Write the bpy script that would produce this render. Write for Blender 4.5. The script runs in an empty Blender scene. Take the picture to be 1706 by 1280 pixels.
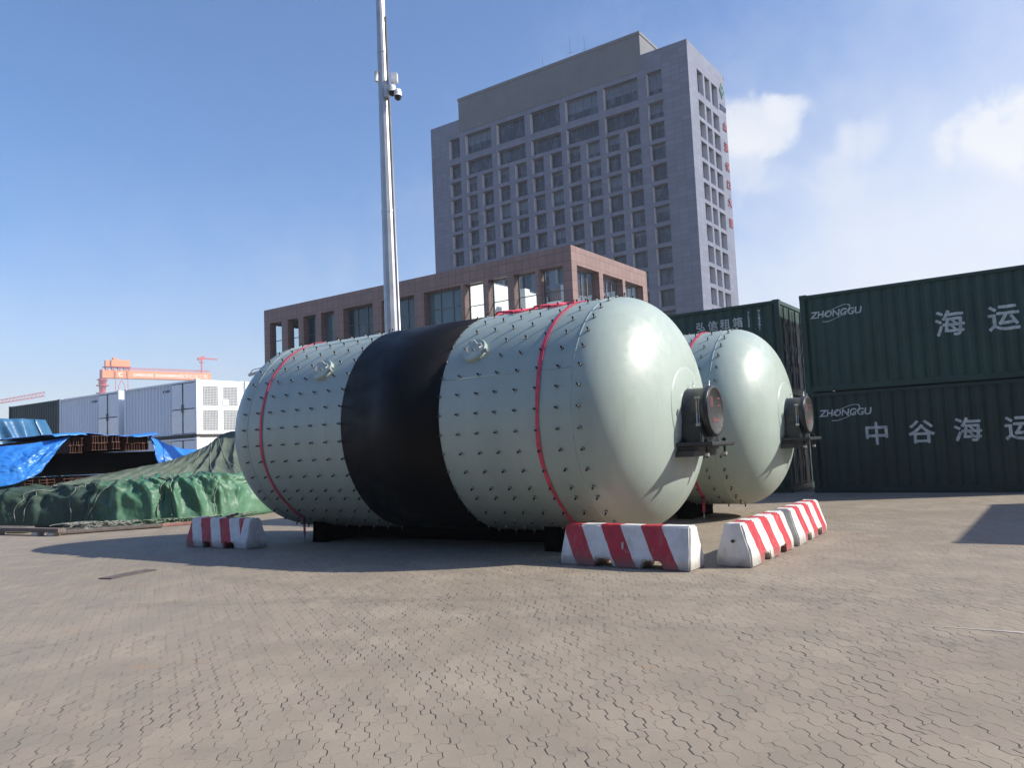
import bpy, bmesh, math, random
import numpy as np
from mathutils import Vector, Matrix, noise as mnoise
random.seed(7)
R_ = math.radians
sc = bpy.context.scene
COL = sc.collection

# ------------------------------------------------------------------ camera
FPX, PITCH, ROLL, EYE = 1304.77, .0822, -.0434, 1.484
cd = bpy.data.cameras.new('camera'); cam = bpy.data.objects.new('camera', cd); COL.objects.link(cam)
cd.sensor_width = 36; cd.lens = FPX / 1706 * 36; cd.clip_start = .05; cd.clip_end = 6000
fw = Vector((0, math.cos(PITCH), math.sin(PITCH))); r0 = Vector((1, 0, 0)); u0 = Vector((0, -math.sin(PITCH), math.cos(PITCH)))
cr, sr = math.cos(ROLL), math.sin(ROLL)
rt = cr * r0 + sr * u0; up = -sr * r0 + cr * u0
m = Matrix((rt, up, -fw)).transposed().to_4x4(); m.translation = (0, 0, EYE); cam.matrix_world = m
sc.camera = cam

# ------------------------------------------------------------------ sky, sun, exposure
SUN_EL, SUN_AZ = R_(35), R_(97)
w = bpy.data.worlds.new('World'); sc.world = w; w.use_nodes = True
nt = w.node_tree; N = nt.nodes; L = nt.links; N.clear()
def nd(t, **k):
    n = N.new(t)
    for a, v in k.items(): setattr(n, a, v)
    return n
out = nd('ShaderNodeOutputWorld'); bg = nd('ShaderNodeBackground'); bg.inputs[1].default_value = .108
sky = nd('ShaderNodeTexSky'); sky.sky_type = 'NISHITA'; sky.sun_disc = False
sky.sun_elevation = SUN_EL; sky.sun_rotation = SUN_AZ; sky.air_density = 1.0; sky.dust_density = .9; sky.ozone_density = 3.0; sky.altitude = 0
tc = nd('ShaderNodeTexCoord')
def vm(op, a, b=None, s=None):
    n = nd('ShaderNodeVectorMath', operation=op)
    for i, x in enumerate((a, b)):
        if x is None: continue
        if hasattr(x, 'links'): L.new(x, n.inputs[i])
        else: n.inputs[i].default_value = x
    return n
def mt(op, a, b=None, c=None, clamp=False):
    n = nd('ShaderNodeMath', operation=op); n.use_clamp = clamp
    for i, x in enumerate((a, b, c)):
        if x is None: continue
        if hasattr(x, 'links'): L.new(x, n.inputs[i])
        else: n.inputs[i].default_value = x
    return n.outputs[0]
def sky_dir(px, py):
    v = fw * FPX + rt * (px - 853) - up * (py - 640); return v.normalized()
direc = vm('NORMALIZE', tc.outputs['Generated']).outputs[0]
nz = nd('ShaderNodeTexNoise'); nz.inputs['Scale'].default_value = 9; nz.inputs['Detail'].default_value = 7; nz.inputs['Roughness'].default_value = .55
L.new(direc, nz.inputs['Vector'])
nz2 = nd('ShaderNodeTexNoise'); nz2.inputs['Scale'].default_value = 26; nz2.inputs['Detail'].default_value = 6; nz2.inputs['Distortion'].default_value = .6; L.new(direc, nz2.inputs['Vector'])
nzf = mt('ADD', mt('MULTIPLY', mt('SUBTRACT', nz.outputs[0], .5), 1.9), mt('MULTIPLY', mt('SUBTRACT', nz2.outputs[0], .5), .9))
acc = None
for (px, py, wx, wy, edge, amt) in ((853, 800, 2600, 470, 1.1, .32), (853, 300, 3200, 1500, .9, .04), (1262, 205, 78, 50, .5, .72), (1235, 265, 60, 80, .9, .5), (1310, 180, 42, 26, .6, .4), (1432, 232, 48, 34, .8, .42), (1395, 285, 50, 60, 1.0, .25), (1700, 215, 95, 62, .5, .85), (1640, 262, 80, 40, 1.0, .4),
                                    (1640, 340, 260, 150, 1.05, .3), (1850, 360, 1000, 520, 1.1, .62), (1450, 520, 900, 210, 1.1, .35)):
    d0 = sky_dir(px, py); tr = Vector((0, 0, 1)).cross(d0).normalized() * -1; tu = tr.cross(d0).normalized()
    q = vm('SUBTRACT', direc, tuple(d0)).outputs[0]
    du = mt('MULTIPLY', vm('DOT_PRODUCT', q, tuple(tr)).outputs['Value'], FPX / wx)
    dv = mt('MULTIPLY', vm('DOT_PRODUCT', q, tuple(tu)).outputs['Value'], FPX / wy)
    dd = mt('SQRT', mt('ADD', mt('MULTIPLY', du, du), mt('MULTIPLY', dv, dv)))
    dd = mt('ADD', dd, nzf if wx < 200 else mt('MULTIPLY', nzf, .25))
    mr = nd('ShaderNodeMapRange'); mr.interpolation_type = 'SMOOTHSTEP'
    L.new(dd, mr.inputs[0]); mr.inputs[1].default_value = 1.1; mr.inputs[2].default_value = 1.1 - edge; mr.inputs[3].default_value = 0; mr.inputs[4].default_value = amt
    acc = mr.outputs[0] if acc is None else mt('ADD', acc, mt('MULTIPLY', mr.outputs[0], mt('SUBTRACT', 1, acc)))
mix = nd('ShaderNodeMix'); mix.data_type = 'RGBA'
hsv = nd('ShaderNodeHueSaturation'); hsv.inputs['Saturation'].default_value = 1.26; hsv.inputs['Value'].default_value = 1.16
L.new(sky.outputs[0], hsv.inputs['Color'])
L.new(acc, mix.inputs[0]); tn = nd('ShaderNodeMix'); tn.data_type = 'RGBA'; tn.blend_type = 'MULTIPLY'; tn.inputs[0].default_value = 1; tn.inputs[7].default_value = (1.12, 1.0, 1.06, 1); L.new(hsv.outputs[0], tn.inputs[6]); L.new(tn.outputs[2], mix.inputs[6]); mix.inputs[7].default_value = (6.2, 6.3, 6.5, 1)
L.new(mix.outputs[2], bg.inputs[0]); L.new(bg.outputs[0], out.inputs[0])
sd = bpy.data.lights.new('sun', 'SUN'); sun = bpy.data.objects.new('sun', sd); COL.objects.link(sun)
sd.energy = 5.0; sd.angle = R_(.5); sd.color = (1, .93, .82)
sv = Vector((math.sin(SUN_AZ) * math.cos(SUN_EL), math.cos(SUN_AZ) * math.cos(SUN_EL), math.sin(SUN_EL)))
sun.rotation_euler = (-sv).to_track_quat('-Z', 'Y').to_euler()
sc.view_settings.view_transform = 'Standard'; sc.view_settings.look = 'None'; sc.view_settings.exposure = .5; sc.view_settings.gamma = 1
sc.render.engine = 'CYCLES'; sc.cycles.max_bounces = 6; sc.cycles.volume_bounces = 0; sc.cycles.use_denoising = True

# ------------------------------------------------------------------ materials
class G:                                    # tiny node-graph builder
    def __init__(s, name):
        s.m = bpy.data.materials.new(name); s.m.use_nodes = True; s.t = s.m.node_tree; s.t.nodes.clear()
        s.o = s.n('ShaderNodeOutputMaterial'); s.b = s.n('ShaderNodeBsdfPrincipled'); s.l(s.b.outputs[0], s.o.inputs[0])
    def n(s, t, **k):
        n = s.t.nodes.new(t)
        for a, v in k.items(): setattr(n, a, v)
        return n
    def l(s, a, b): s.t.links.new(a, b)
    def put(s, sock, v):
        if hasattr(v, 'links'): s.l(v, sock)
        else: sock.default_value = v
    def math(s, op, a, b=None, c=None, clamp=False):
        n = s.n('ShaderNodeMath', operation=op); n.use_clamp = clamp
        for i, x in enumerate((a, b, c)):
            if x is not None: s.put(n.inputs[i], x)
        return n.outputs[0]
    def coord(s, which='Object'): return s.n('ShaderNodeTexCoord').outputs[which]
    def mapping(s, v, scale=(1, 1, 1), loc=(0, 0, 0), rot=(0, 0, 0)):
        n = s.n('ShaderNodeMapping'); s.l(v, n.inputs[0]); n.inputs['Scale'].default_value = scale; n.inputs['Location'].default_value = loc; n.inputs['Rotation'].default_value = rot
        return n.outputs[0]
    def noise(s, v, scale, detail=4, rough=.55, dist=0):
        n = s.n('ShaderNodeTexNoise'); s.l(v, n.inputs['Vector']); n.inputs['Scale'].default_value = scale; n.inputs['Detail'].default_value = detail; n.inputs['Roughness'].default_value = rough; n.inputs['Distortion'].default_value = dist
        return n.outputs[0]
    def ramp(s, f, a, b, x0=0., x1=1., smooth=True):
        n = s.n('ShaderNodeMapRange'); n.interpolation_type = 'SMOOTHSTEP' if smooth else 'LINEAR'; s.put(n.inputs[0], f)
        n.inputs[1].default_value = a; n.inputs[2].default_value = b; n.inputs[3].default_value = x0; n.inputs[4].default_value = x1
        return n.outputs[0]
    def mix(s, f, a, b, blend='MIX'):
        n = s.n('ShaderNodeMix'); n.data_type = 'RGBA'; n.blend_type = blend
        s.put(n.inputs[0], f)
        for i, x in ((6, a), (7, b)):
            if hasattr(x, 'links'): s.l(x, n.inputs[i])
            else: n.inputs[i].default_value = (*x[:3], 1)
        return n.outputs[2]
    def bump(s, h, strength=.3, dist=.01):
        n = s.n('ShaderNodeBump'); n.inputs['Strength'].default_value = strength; n.inputs['Distance'].default_value = dist; s.l(h, n.inputs['Height']); s.l(n.outputs[0], s.b.inputs['Normal']); return n
    def set(s, color=None, rough=None, metal=None, spec=None):
        if color is not None: 
            if hasattr(color, 'links'): s.l(color, s.b.inputs['Base Color'])
            else: s.b.inputs['Base Color'].default_value = (*color[:3], 1)
        if rough is not None: s.put(s.b.inputs['Roughness'], rough)
        if metal is not None: s.put(s.b.inputs['Metallic'], metal)
        if spec is not None: s.put(s.b.inputs['Specular IOR Level'], spec)
        return s
def sc3(c, k): return tuple(min(1, x * k) for x in c[:3])
def plain(name, c, rough=.5, metal=0, var=.18, scale=3, bump=0, spec=.5, stretch=(1, 1, 1)):
    g = G(name); v = g.mapping(g.coord(), stretch)
    f = g.noise(v, scale, 6, .6)
    g.set(g.mix(g.ramp(f, .3, .7), sc3(c, 1 - var), sc3(c, 1 + var)), g.ramp(g.noise(v, scale * 2.3, 3), .3, .7, rough * .85, min(1, rough * 1.15)), metal, spec)
    if bump: g.bump(g.noise(v, scale * 8, 5), bump, .01)
    return g.m

def mat_paving():
    g = G('paving blocks'); co = g.coord()
    v = g.mapping(co, (1, 1, 1), (0, 0, 0), (0, 0, R_(-9.2)))
    sp = g.n('ShaderNodeSeparateXYZ'); g.l(v, sp.inputs[0]); X, Y = sp.outputs[0], sp.outputs[1]
    wob = g.noise(co, 1.1, 2); wob = g.math('MULTIPLY', g.math('SUBTRACT', wob, .5), .05)
    X = g.math('ADD', X, wob)
    jit = g.math('MULTIPLY', g.math('SUBTRACT', g.noise(co, 14, 2), .5), .012)
    LU, WV = .30, .104
    def tri(x, per, amp):       # zigzag with flats
        f = g.math('PINGPONG', x, per / 2); f = g.math('DIVIDE', f, per / 2)
        return g.ramp(f, .36, .64, -amp, amp, False)
    vv = g.math('ADD', g.math('ADD', X, tri(Y, .19, .0125)), jit)
    row0 = g.math('FLOOR', g.math('DIVIDE', vv, WV))                # stepped courses: each stone starts 11 cm farther on than its neighbour
    uu = g.math('ADD', g.math('ADD', Y, tri(X, WV * 2, .008)), g.math('MULTIPLY', row0, -.113))
    uu = g.math('ADD', uu, jit)
    cell = g.math('FLOOR', g.math('DIVIDE', uu, LU))
    vv = g.math('ADD', vv, g.math('MULTIPLY', g.math('MODULO', g.math('ADD', cell, 4000), 2), WV / 2))
    row = g.math('FLOOR', g.math('DIVIDE', vv, WV))
    fv = g.math('ABSOLUTE', g.math('SUBTRACT', g.math('FRACT', g.math('DIVIDE', vv, WV)), .5))
    fu = g.math('ABSOLUTE', g.math('SUBTRACT', g.math('FRACT', g.math('DIVIDE', uu, LU)), .5))
    dv = g.math('MULTIPLY', g.math('SUBTRACT', .5, fv), WV); du = g.math('MULTIPLY', g.math('SUBTRACT', .5, fu), LU)
    n1 = g.noise(co, 6, 4); n2 = g.noise(co, 1.3, 4); n3 = g.noise(co, .22, 4); n4 = g.noise(co, 45, 5)
    # joints: wide open long joints, tighter cross joints; sand fills them in patches and towards the west of the yard
    spx = g.n('ShaderNodeSeparateXYZ'); g.l(co, spx.inputs[0])
    wn = g.n('ShaderNodeTexWhiteNoise', noise_dimensions='2D'); cv = g.n('ShaderNodeCombineXYZ'); g.l(row, cv.inputs[0]); g.l(cell, cv.inputs[1]); g.l(cv.outputs[0], wn.inputs['Vector'])
    pj = g.math('ADD', .25, g.math('MULTIPLY', wn.outputs[0], 1.05))
    west = g.ramp(g.math('ADD', spx.outputs[0], g.math('MULTIPLY', g.math('SUBTRACT', n3, .5), 4)), -5.5, .2, .5, 1)
    wv = g.math('MULTIPLY', g.math('MULTIPLY', g.ramp(g.math('ADD', g.math('MULTIPLY', n1, .6), g.math('MULTIPLY', n2, .4)), .36, .62, .0008, .0085), pj), west)
    wu = g.math('MULTIPLY', g.ramp(n1, .35, .65, .0006, .0042), west)
    jv = g.math('SUBTRACT', 1, g.math('DIVIDE', dv, wv), clamp=True); ju = g.math('SUBTRACT', 1, g.math('DIVIDE', du, wu), clamp=True)
    j = g.math('MAXIMUM', g.math('MULTIPLY', jv, 2.0, clamp=True), g.math('MULTIPLY', g.math('MULTIPLY', ju, 1.5, clamp=True), .6))
    c = g.mix(g.ramp(n2, .3, .7), (.278, .238, .176), (.345, .295, .224))
    c = g.mix(g.math('MULTIPLY', wn.outputs[0], .4), c, (.2, .18, .148))
    c = g.mix(g.math('MULTIPLY', wn.outputs[1], .3), c, (.33, .255, .2))
    c = g.mix(g.ramp(n4, .35, .75, 0, .3), c, (.2, .175, .15))
    c = g.mix(g.ramp(n3, .42, .66, 0, .3), c, (.19, .16, .125))
    st = g.noise(g.mapping(co, (1, 2.2, 1)), .9, 5, .65); c = g.mix(g.ramp(st, .6, .74, 0, .45), c, (.15, .13, .11))
    ru = g.noise(g.mapping(co, (1, 1.6, 1), (3.1, 1.7, 0)), .7, 4, .6); c = g.mix(g.ramp(ru, .62, .76, 0, .5), c, (.36, .22, .12))
    lt = g.noise(g.mapping(co, (1.2, 1.5, 1), (8.1, 4.7, 0)), 2.2, 7, .75); c = g.mix(g.ramp(lt, .58, .75, 0, .4), c, (.36, .32, .27))
    gr = g.noise(g.mapping(co, (1, 1, 1), (18.1, 14.7, 0)), 2.6, 3, .6); c = g.mix(g.ramp(gr, .66, .78, 0, .3), c, (.2, .24, .19))
    for (cx, cy, rad) in ((-14, 2.5, 17.2), (-14, 2.5, 19.1), (9, 22, 15.6), (9, 22, 17.4), (-6, -22, 30.5)):        # old tyre tracks
        rr = g.math('SQRT', g.math('ADD', g.math('POWER', g.math('SUBTRACT', spx.outputs[0], cx), 2), g.math('POWER', g.math('SUBTRACT', spx.outputs[1], cy), 2)))
        tk = g.ramp(g.math('ABSOLUTE', g.math('SUBTRACT', rr, rad)), .1, .2, 1, 0); c = g.mix(g.math('MULTIPLY', tk, g.ramp(n1, .3, .65, .03, .2)), c, (.13, .115, .1))
    sp_ = g.noise(g.mapping(co, (1, 1, 1), (41, 7, 0)), 3.3, 2, .5); c = g.mix(g.ramp(sp_, .72, .76, 0, .5), c, (.1, .088, .075))
    c = g.mix(g.math('MULTIPLY', j, .78), c, (.035, .03, .024))
    g.set(c, g.ramp(n2, .3, .7, .62, .82), 0, .35)
    h = g.math('SUBTRACT', g.math('MULTIPLY', n4, .25), j)
    h = g.math('ADD', h, g.math('MULTIPLY', wn.outputs[0], .35))
    g.bump(h, .55, .006)
    return g.m

def mat_mill():
    g = G('mill paint'); co = g.coord(); sp = g.n('ShaderNodeSeparateXYZ'); g.l(co, sp.inputs[0])
    n1 = g.noise(g.mapping(co, (1, 1, .35)), 1.6, 5, .6); n2 = g.noise(co, 9, 5, .6); n3 = g.noise(g.mapping(co, (2.5, 2.5, .3)), 3, 5, .7)
    c = g.mix(g.ramp(n1, .3, .7), (.325, .402, .36), (.372, .445, .40))
    c = g.mix(g.ramp(n3, .56, .78, 0, .35), c, (.26, .31, .28))
    c = g.mix(g.ramp(n2, .66, .8, 0, .35), c, (.26, .28, .24))
    run = g.noise(g.mapping(co, (7, 7, .22)), 2.2, 6, .7); c = g.mix(g.ramp(run, .55, .72, 0, .32), c, (.27, .3, .26))
    scf = g.noise(g.mapping(co, (1, 3, 3), (0, 0, 0), (0, R_(25), 0)), 5, 8, .78); c = g.mix(g.ramp(scf, .64, .7, 0, .5), c, (.46, .5, .45))
    rs = g.noise(co, 17, 7, .75); c = g.mix(g.ramp(rs, .7, .75, 0, .6), c, (.2, .15, .1))
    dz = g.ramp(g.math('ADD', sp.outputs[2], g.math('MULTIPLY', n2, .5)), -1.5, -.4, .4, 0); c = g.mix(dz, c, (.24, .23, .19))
    g.set(c, g.ramp(n2, .3, .75, .29, .48), 0, .5); g.bump(g.math('ADD', g.noise(co, 1.3, 3), g.math('MULTIPLY', n2, .12)), .1, .05)
    return g.m

def mat_container(name, c, streak=.35, rough=.5):
    g = G(name); co = g.coord()
    n1 = g.noise(g.mapping(co, (6, 6, .25)), 1.5, 5, .65); n2 = g.noise(co, 1.1, 4); n3 = g.noise(co, 14, 5, .7)
    k = g.mix(g.ramp(n2, .3, .7), sc3(c, .82), sc3(c, 1.15))
    k = g.mix(g.ramp(n1, .5, .8, 0, streak), k, sc3((c[0] * 1.5 + .02, c[1] * 1.4 + .02, c[2] * 1.4 + .02), 1))
    k = g.mix(g.ramp(n1, .42, .25, 0, streak), k, sc3(c, .5))
    k = g.mix(g.ramp(n3, .64, .72, 0, .7), k, (.09, .045, .025))
    g.set(k, rough, 0, .4); g.bump(g.noise(g.mapping(co, (1, 1, .5)), 2.5, 2), .12, .03)
    return g.m

def mat_stone(name, c, joint, pw, ph, rough=.45, jw=.02, vary=.12):
    g = G(name); co = g.coord(); sp = g.n('ShaderNodeSeparateXYZ'); g.l(co, sp.inputs[0])
    u = g.math('ADD', sp.outputs[0], sp.outputs[1]); cb = g.n('ShaderNodeCombineXYZ'); g.l(u, cb.inputs[0]); g.l(sp.outputs[2], cb.inputs[1])
    b = g.n('ShaderNodeTexBrick'); b.offset = 0; g.l(cb.outputs[0], b.inputs['Vector'])
    b.inputs['Scale'].default_value = 1; b.inputs['Brick Width'].default_value = pw; b.inputs['Row Height'].default_value = ph; b.inputs['Mortar Size'].default_value = jw; b.inputs['Mortar Smooth'].default_value = .3
    b.inputs['Color1'].default_value = (*sc3(c, 1 - vary), 1); b.inputs['Color2'].default_value = (*sc3(c, 1 + vary), 1); b.inputs['Mortar'].default_value = (*joint, 1)
    n = g.noise(co, .35, 5, .6); n2 = g.noise(g.mapping(co, (1, 1, .12)), 1.2, 4, .6)
    k = g.mix(g.ramp(n, .35, .7, 0, .3), b.outputs[0], sc3(c, .72)); k = g.mix(g.ramp(n2, .5, .75, 0, .3), k, sc3(c, .65))
    g.set(k, rough, 0, .4); return g.m

def mat_glass(name, dark, light, rough=.04, tint=1):
    g = G(name); oi = g.n('ShaderNodeObjectInfo'); co = g.coord()
    v = g.n('ShaderNodeVectorMath', operation='ADD'); g.l(co, v.inputs[0]); g.l(oi.outputs['Location'], v.inputs[1])
    blind = g.noise(g.mapping(v.outputs[0], (1.1, 1.1, .5)), .9, 3, .6)
    k = g.mix(g.ramp(blind, .48, .62), dark, light)
    sp = g.n('ShaderNodeSeparateXYZ'); g.l(co, sp.inputs[0]); rnd = oi.outputs['Random']          # roller blinds let down to different heights behind some panes
    hgt = g.math('ADD', .6, g.math('MULTIPLY', g.math('FRACT', g.math('MULTIPLY', rnd, 13.7)), 2.2)); on = g.math('LESS_THAN', g.math('FRACT', g.math('MULTIPLY', rnd, 7.3)), .45)
    bl = g.math('MULTIPLY', g.math('GREATER_THAN', sp.outputs[2], hgt), on); k = g.mix(g.math('MULTIPLY', bl, .75), k, sc3(light, 1.9))
    g.set(k, rough, 0, .5); g.bump(g.noise(v.outputs[0], .6, 2), .05, .1); return g.m

def mat_clear(name, tint=(.75, .85, .85), refl=.5):
    g = G(name); t = g.n('ShaderNodeBsdfTransparent'); t.inputs[0].default_value = (*tint, 1)
    gl = g.n('ShaderNodeBsdfGlossy'); gl.inputs['Roughness'].default_value = .03
    lw = g.n('ShaderNodeFresnel'); lw.inputs[0].default_value = 1.5; mx = g.n('ShaderNodeMixShader')
    g.l(lw.outputs[0], mx.inputs[0]); g.l(t.outputs[0], mx.inputs[1]); g.l(gl.outputs[0], mx.inputs[2]); g.l(mx.outputs[0], g.o.inputs[0]); return g.m

def mat_stripe(name, phase, x0, x1, h=.5, per=.52, slant=.24):
    g = G(name); co = g.coord(); sp = g.n('ShaderNodeSeparateXYZ'); g.l(co, sp.inputs[0])
    wob = g.math('MULTIPLY', g.math('SUBTRACT', g.noise(co, 9, 3), .5), .02)
    x = g.math('ADD', sp.outputs[0], wob); s = g.math('SUBTRACT', 1, g.math('DIVIDE', sp.outputs[2], h))
    f = g.math('FRACT', g.math('DIVIDE', g.math('ADD', g.math('SUBTRACT', x, g.math('MULTIPLY', s, slant)), phase + per * 100), per))
    red = g.math('LESS_THAN', f, .5)
    red = g.math('MULTIPLY', red, g.math('MULTIPLY', g.math('GREATER_THAN', x, x0), g.math('LESS_THAN', x, x1)))
    n1 = g.noise(co, 22, 6, .7); n2 = g.noise(co, 5, 5, .65)
    wht = g.mix(g.ramp(n2, .35, .7), (.74, .73, .7), (.6, .59, .56)); rd = g.mix(g.ramp(n2, .35, .7), (.5, .032, .05), (.36, .028, .042))
    c = g.mix(red, wht, rd)
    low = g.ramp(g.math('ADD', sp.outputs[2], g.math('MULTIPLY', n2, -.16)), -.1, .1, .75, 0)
    sm_ = g.noise(g.mapping(co, (1, 1, .3)), 7, 6, .7); c = g.mix(g.ramp(sm_, .52, .72, 0, .4), c, (.3, .27, .24))
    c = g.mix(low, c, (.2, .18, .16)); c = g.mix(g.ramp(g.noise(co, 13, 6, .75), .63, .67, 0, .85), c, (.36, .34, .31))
    g.set(c, .55, 0, .4); g.bump(g.noise(co, 30, 5, .6), .25, .008); return g.m

def mat_tarp(name, c1, c2, scale=1.2, rough=.32, mask=None, c3=None):
    g = G(name); co = g.coord(); n = g.noise(co, scale, 5, .6, .4); n2 = g.noise(co, scale * 5, 5, .6)
    k = g.mix(g.ramp(n, .35, .65), c1, c2); r = rough
    if mask:
        sp = g.n('ShaderNodeSeparateXYZ'); g.l(co, sp.inputs[0])
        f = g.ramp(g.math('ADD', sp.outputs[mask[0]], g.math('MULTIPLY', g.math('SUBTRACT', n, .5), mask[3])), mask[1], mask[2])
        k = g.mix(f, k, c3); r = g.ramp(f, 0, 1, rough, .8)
    k = g.mix(g.ramp(n2, .62, .8, 0, .35), k, (.3, .3, .26))
    g.set(k, r, 0, .5); g.bump(g.noise(co, scale * 4, 6, .6, 1.2), .4, .05); return g.m

M = dict(
    paving=mat_paving(), mill=mat_mill(),
    band=plain('black rubber wrap', (.0045, .005, .006), .5, var=.06, scale=1.5, spec=.18),
    bolt=plain('dark bolt steel', (.02, .02, .022), .5, .4), nut=plain('pale nut', (.55, .57, .55), .4, .3),
    bearing=plain('bearing housing paint', (.028, .032, .034), .38, var=.35, scale=5), bearing2=plain('bearing cover steel', (.02, .021, .022), .65, 0, var=.3, scale=7),
    steel=plain('bright steel', (.42, .43, .43), .35, .8, scale=6), seam=plain('weld bead', (.33, .4, .37), .5),
    strap=plain('red webbing', (.62, .06, .115), .6, scale=12), strapw=plain('white webbing', (.7, .68, .68), .6, scale=12),
    red=plain('red paint', (.5, .03, .04), .5), redtext=plain('red letter paint', (.14, .05, .055), .5), signred=plain('faded red sign', (.3, .085, .1), .6), teal=plain('teal sign paint', (.06, .16, .18), .5), navy=plain('navy sign paint', (.06, .08, .18), .5),
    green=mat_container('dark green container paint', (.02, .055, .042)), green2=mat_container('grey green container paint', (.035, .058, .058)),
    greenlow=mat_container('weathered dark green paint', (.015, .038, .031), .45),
    white=plain('white container paint', (.78, .83, .88), .4, var=.03, scale=.6), litwhite=plain('white panel with painted light', (.88, .88, .88), .25, var=.04), grille=plain('louvre grey', (.13, .14, .135), .5, .2), darkrail=plain('dark rail', (.03, .031, .03), .6),
    letter=plain('white stencil paint', (.5, .52, .5), .6, var=.25, scale=8), bluetext=plain('dark blue print', (.05, .07, .14), .5),
    tower=mat_stone('grey cladding', (.15, .167, .22), (.085, .098, .13), 1.35, .8, jw=.03), towerp=mat_stone('penthouse panel', (.135, .14, .145), (.115, .12, .125), 2.7, 1.6, jw=.03, vary=.05),
    brown=mat_stone('red granite cladding', (.225, .148, .13), (.085, .06, .055), .62, .62, jw=.018, vary=.1),
    glass=mat_glass('office glass', (.011, .02, .034), (.06, .08, .108)), glassteal=mat_glass('teal tinted glass', (.018, .04, .05), (.05, .085, .1)), clear=mat_clear('clear glass'),
    frame=plain('dark window frame', (.1, .11, .125), .4), frameg=plain('grey window frame', (.14, .15, .16), .4), litjamb=plain('reveal with painted light', (.62, .63, .66), .6, var=.08, scale=1), roof=plain('roof felt', (.15, .15, .15), .9), core=plain('dark interior', (.03, .045, .05), .9), inner=plain('white interior', (.8, .8, .78), .8, var=.05),
    galv=plain('galvanised steel', (.40, .41, .42), .42, .55, var=.12, scale=2), camw=plain('white camera housing', (.7, .7, .7), .4), black=plain('black plastic', (.012, .012, .013), .3),
    crane=plain('orange crane paint', (.74, .28, .11), .5, var=.08, scale=.05), cranep=plain('pink red crane paint', (.5, .09, .09), .5, var=.08, scale=.05), cranew=plain('white crane lettering', (.8, .78, .7), .5),
    rust=plain('rusty beam', (.095, .04, .026), .8, var=.4, scale=9), timber=plain('weathered timber', (.14, .115, .1), .85, var=.35, scale=5, stretch=(1, 8, 8)), block=plain('pale block', (.45, .43, .4), .8), redwood=plain('pinkish board', (.33, .17, .14), .8, var=.3),
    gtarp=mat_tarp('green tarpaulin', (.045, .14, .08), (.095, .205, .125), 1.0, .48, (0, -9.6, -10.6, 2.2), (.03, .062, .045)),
    net=mat_tarp('olive green netting', (.06, .085, .062), (.095, .12, .09), 1.4, .8), btarp=mat_tarp('blue tarpaulin', (.02, .15, .55), (.04, .23, .66), 1.1, .35), btarp2=mat_tarp('pale blue tarpaulin', (.03, .115, .24), (.055, .165, .3), 1.1, .35),
    shadeblack=plain('shade black', (.0014, .0014, .0014), .95, spec=.02), rope=plain('pale rope', (.22, .235, .2), .8, var=.3, scale=10), ropeg=plain('dirty green rope', (.14, .19, .13), .85, var=.4, scale=10),  # the near-black here stands in for deep shade
    plate=plain('dull steel plate', (.115, .095, .08), .7, var=.3, scale=4, bump=.2), line=plain('faded white line paint', (.46, .42, .38), .8, var=.2, scale=6), concrete=plain('concrete', (.3, .29, .27), .85, scale=8),
)

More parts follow.
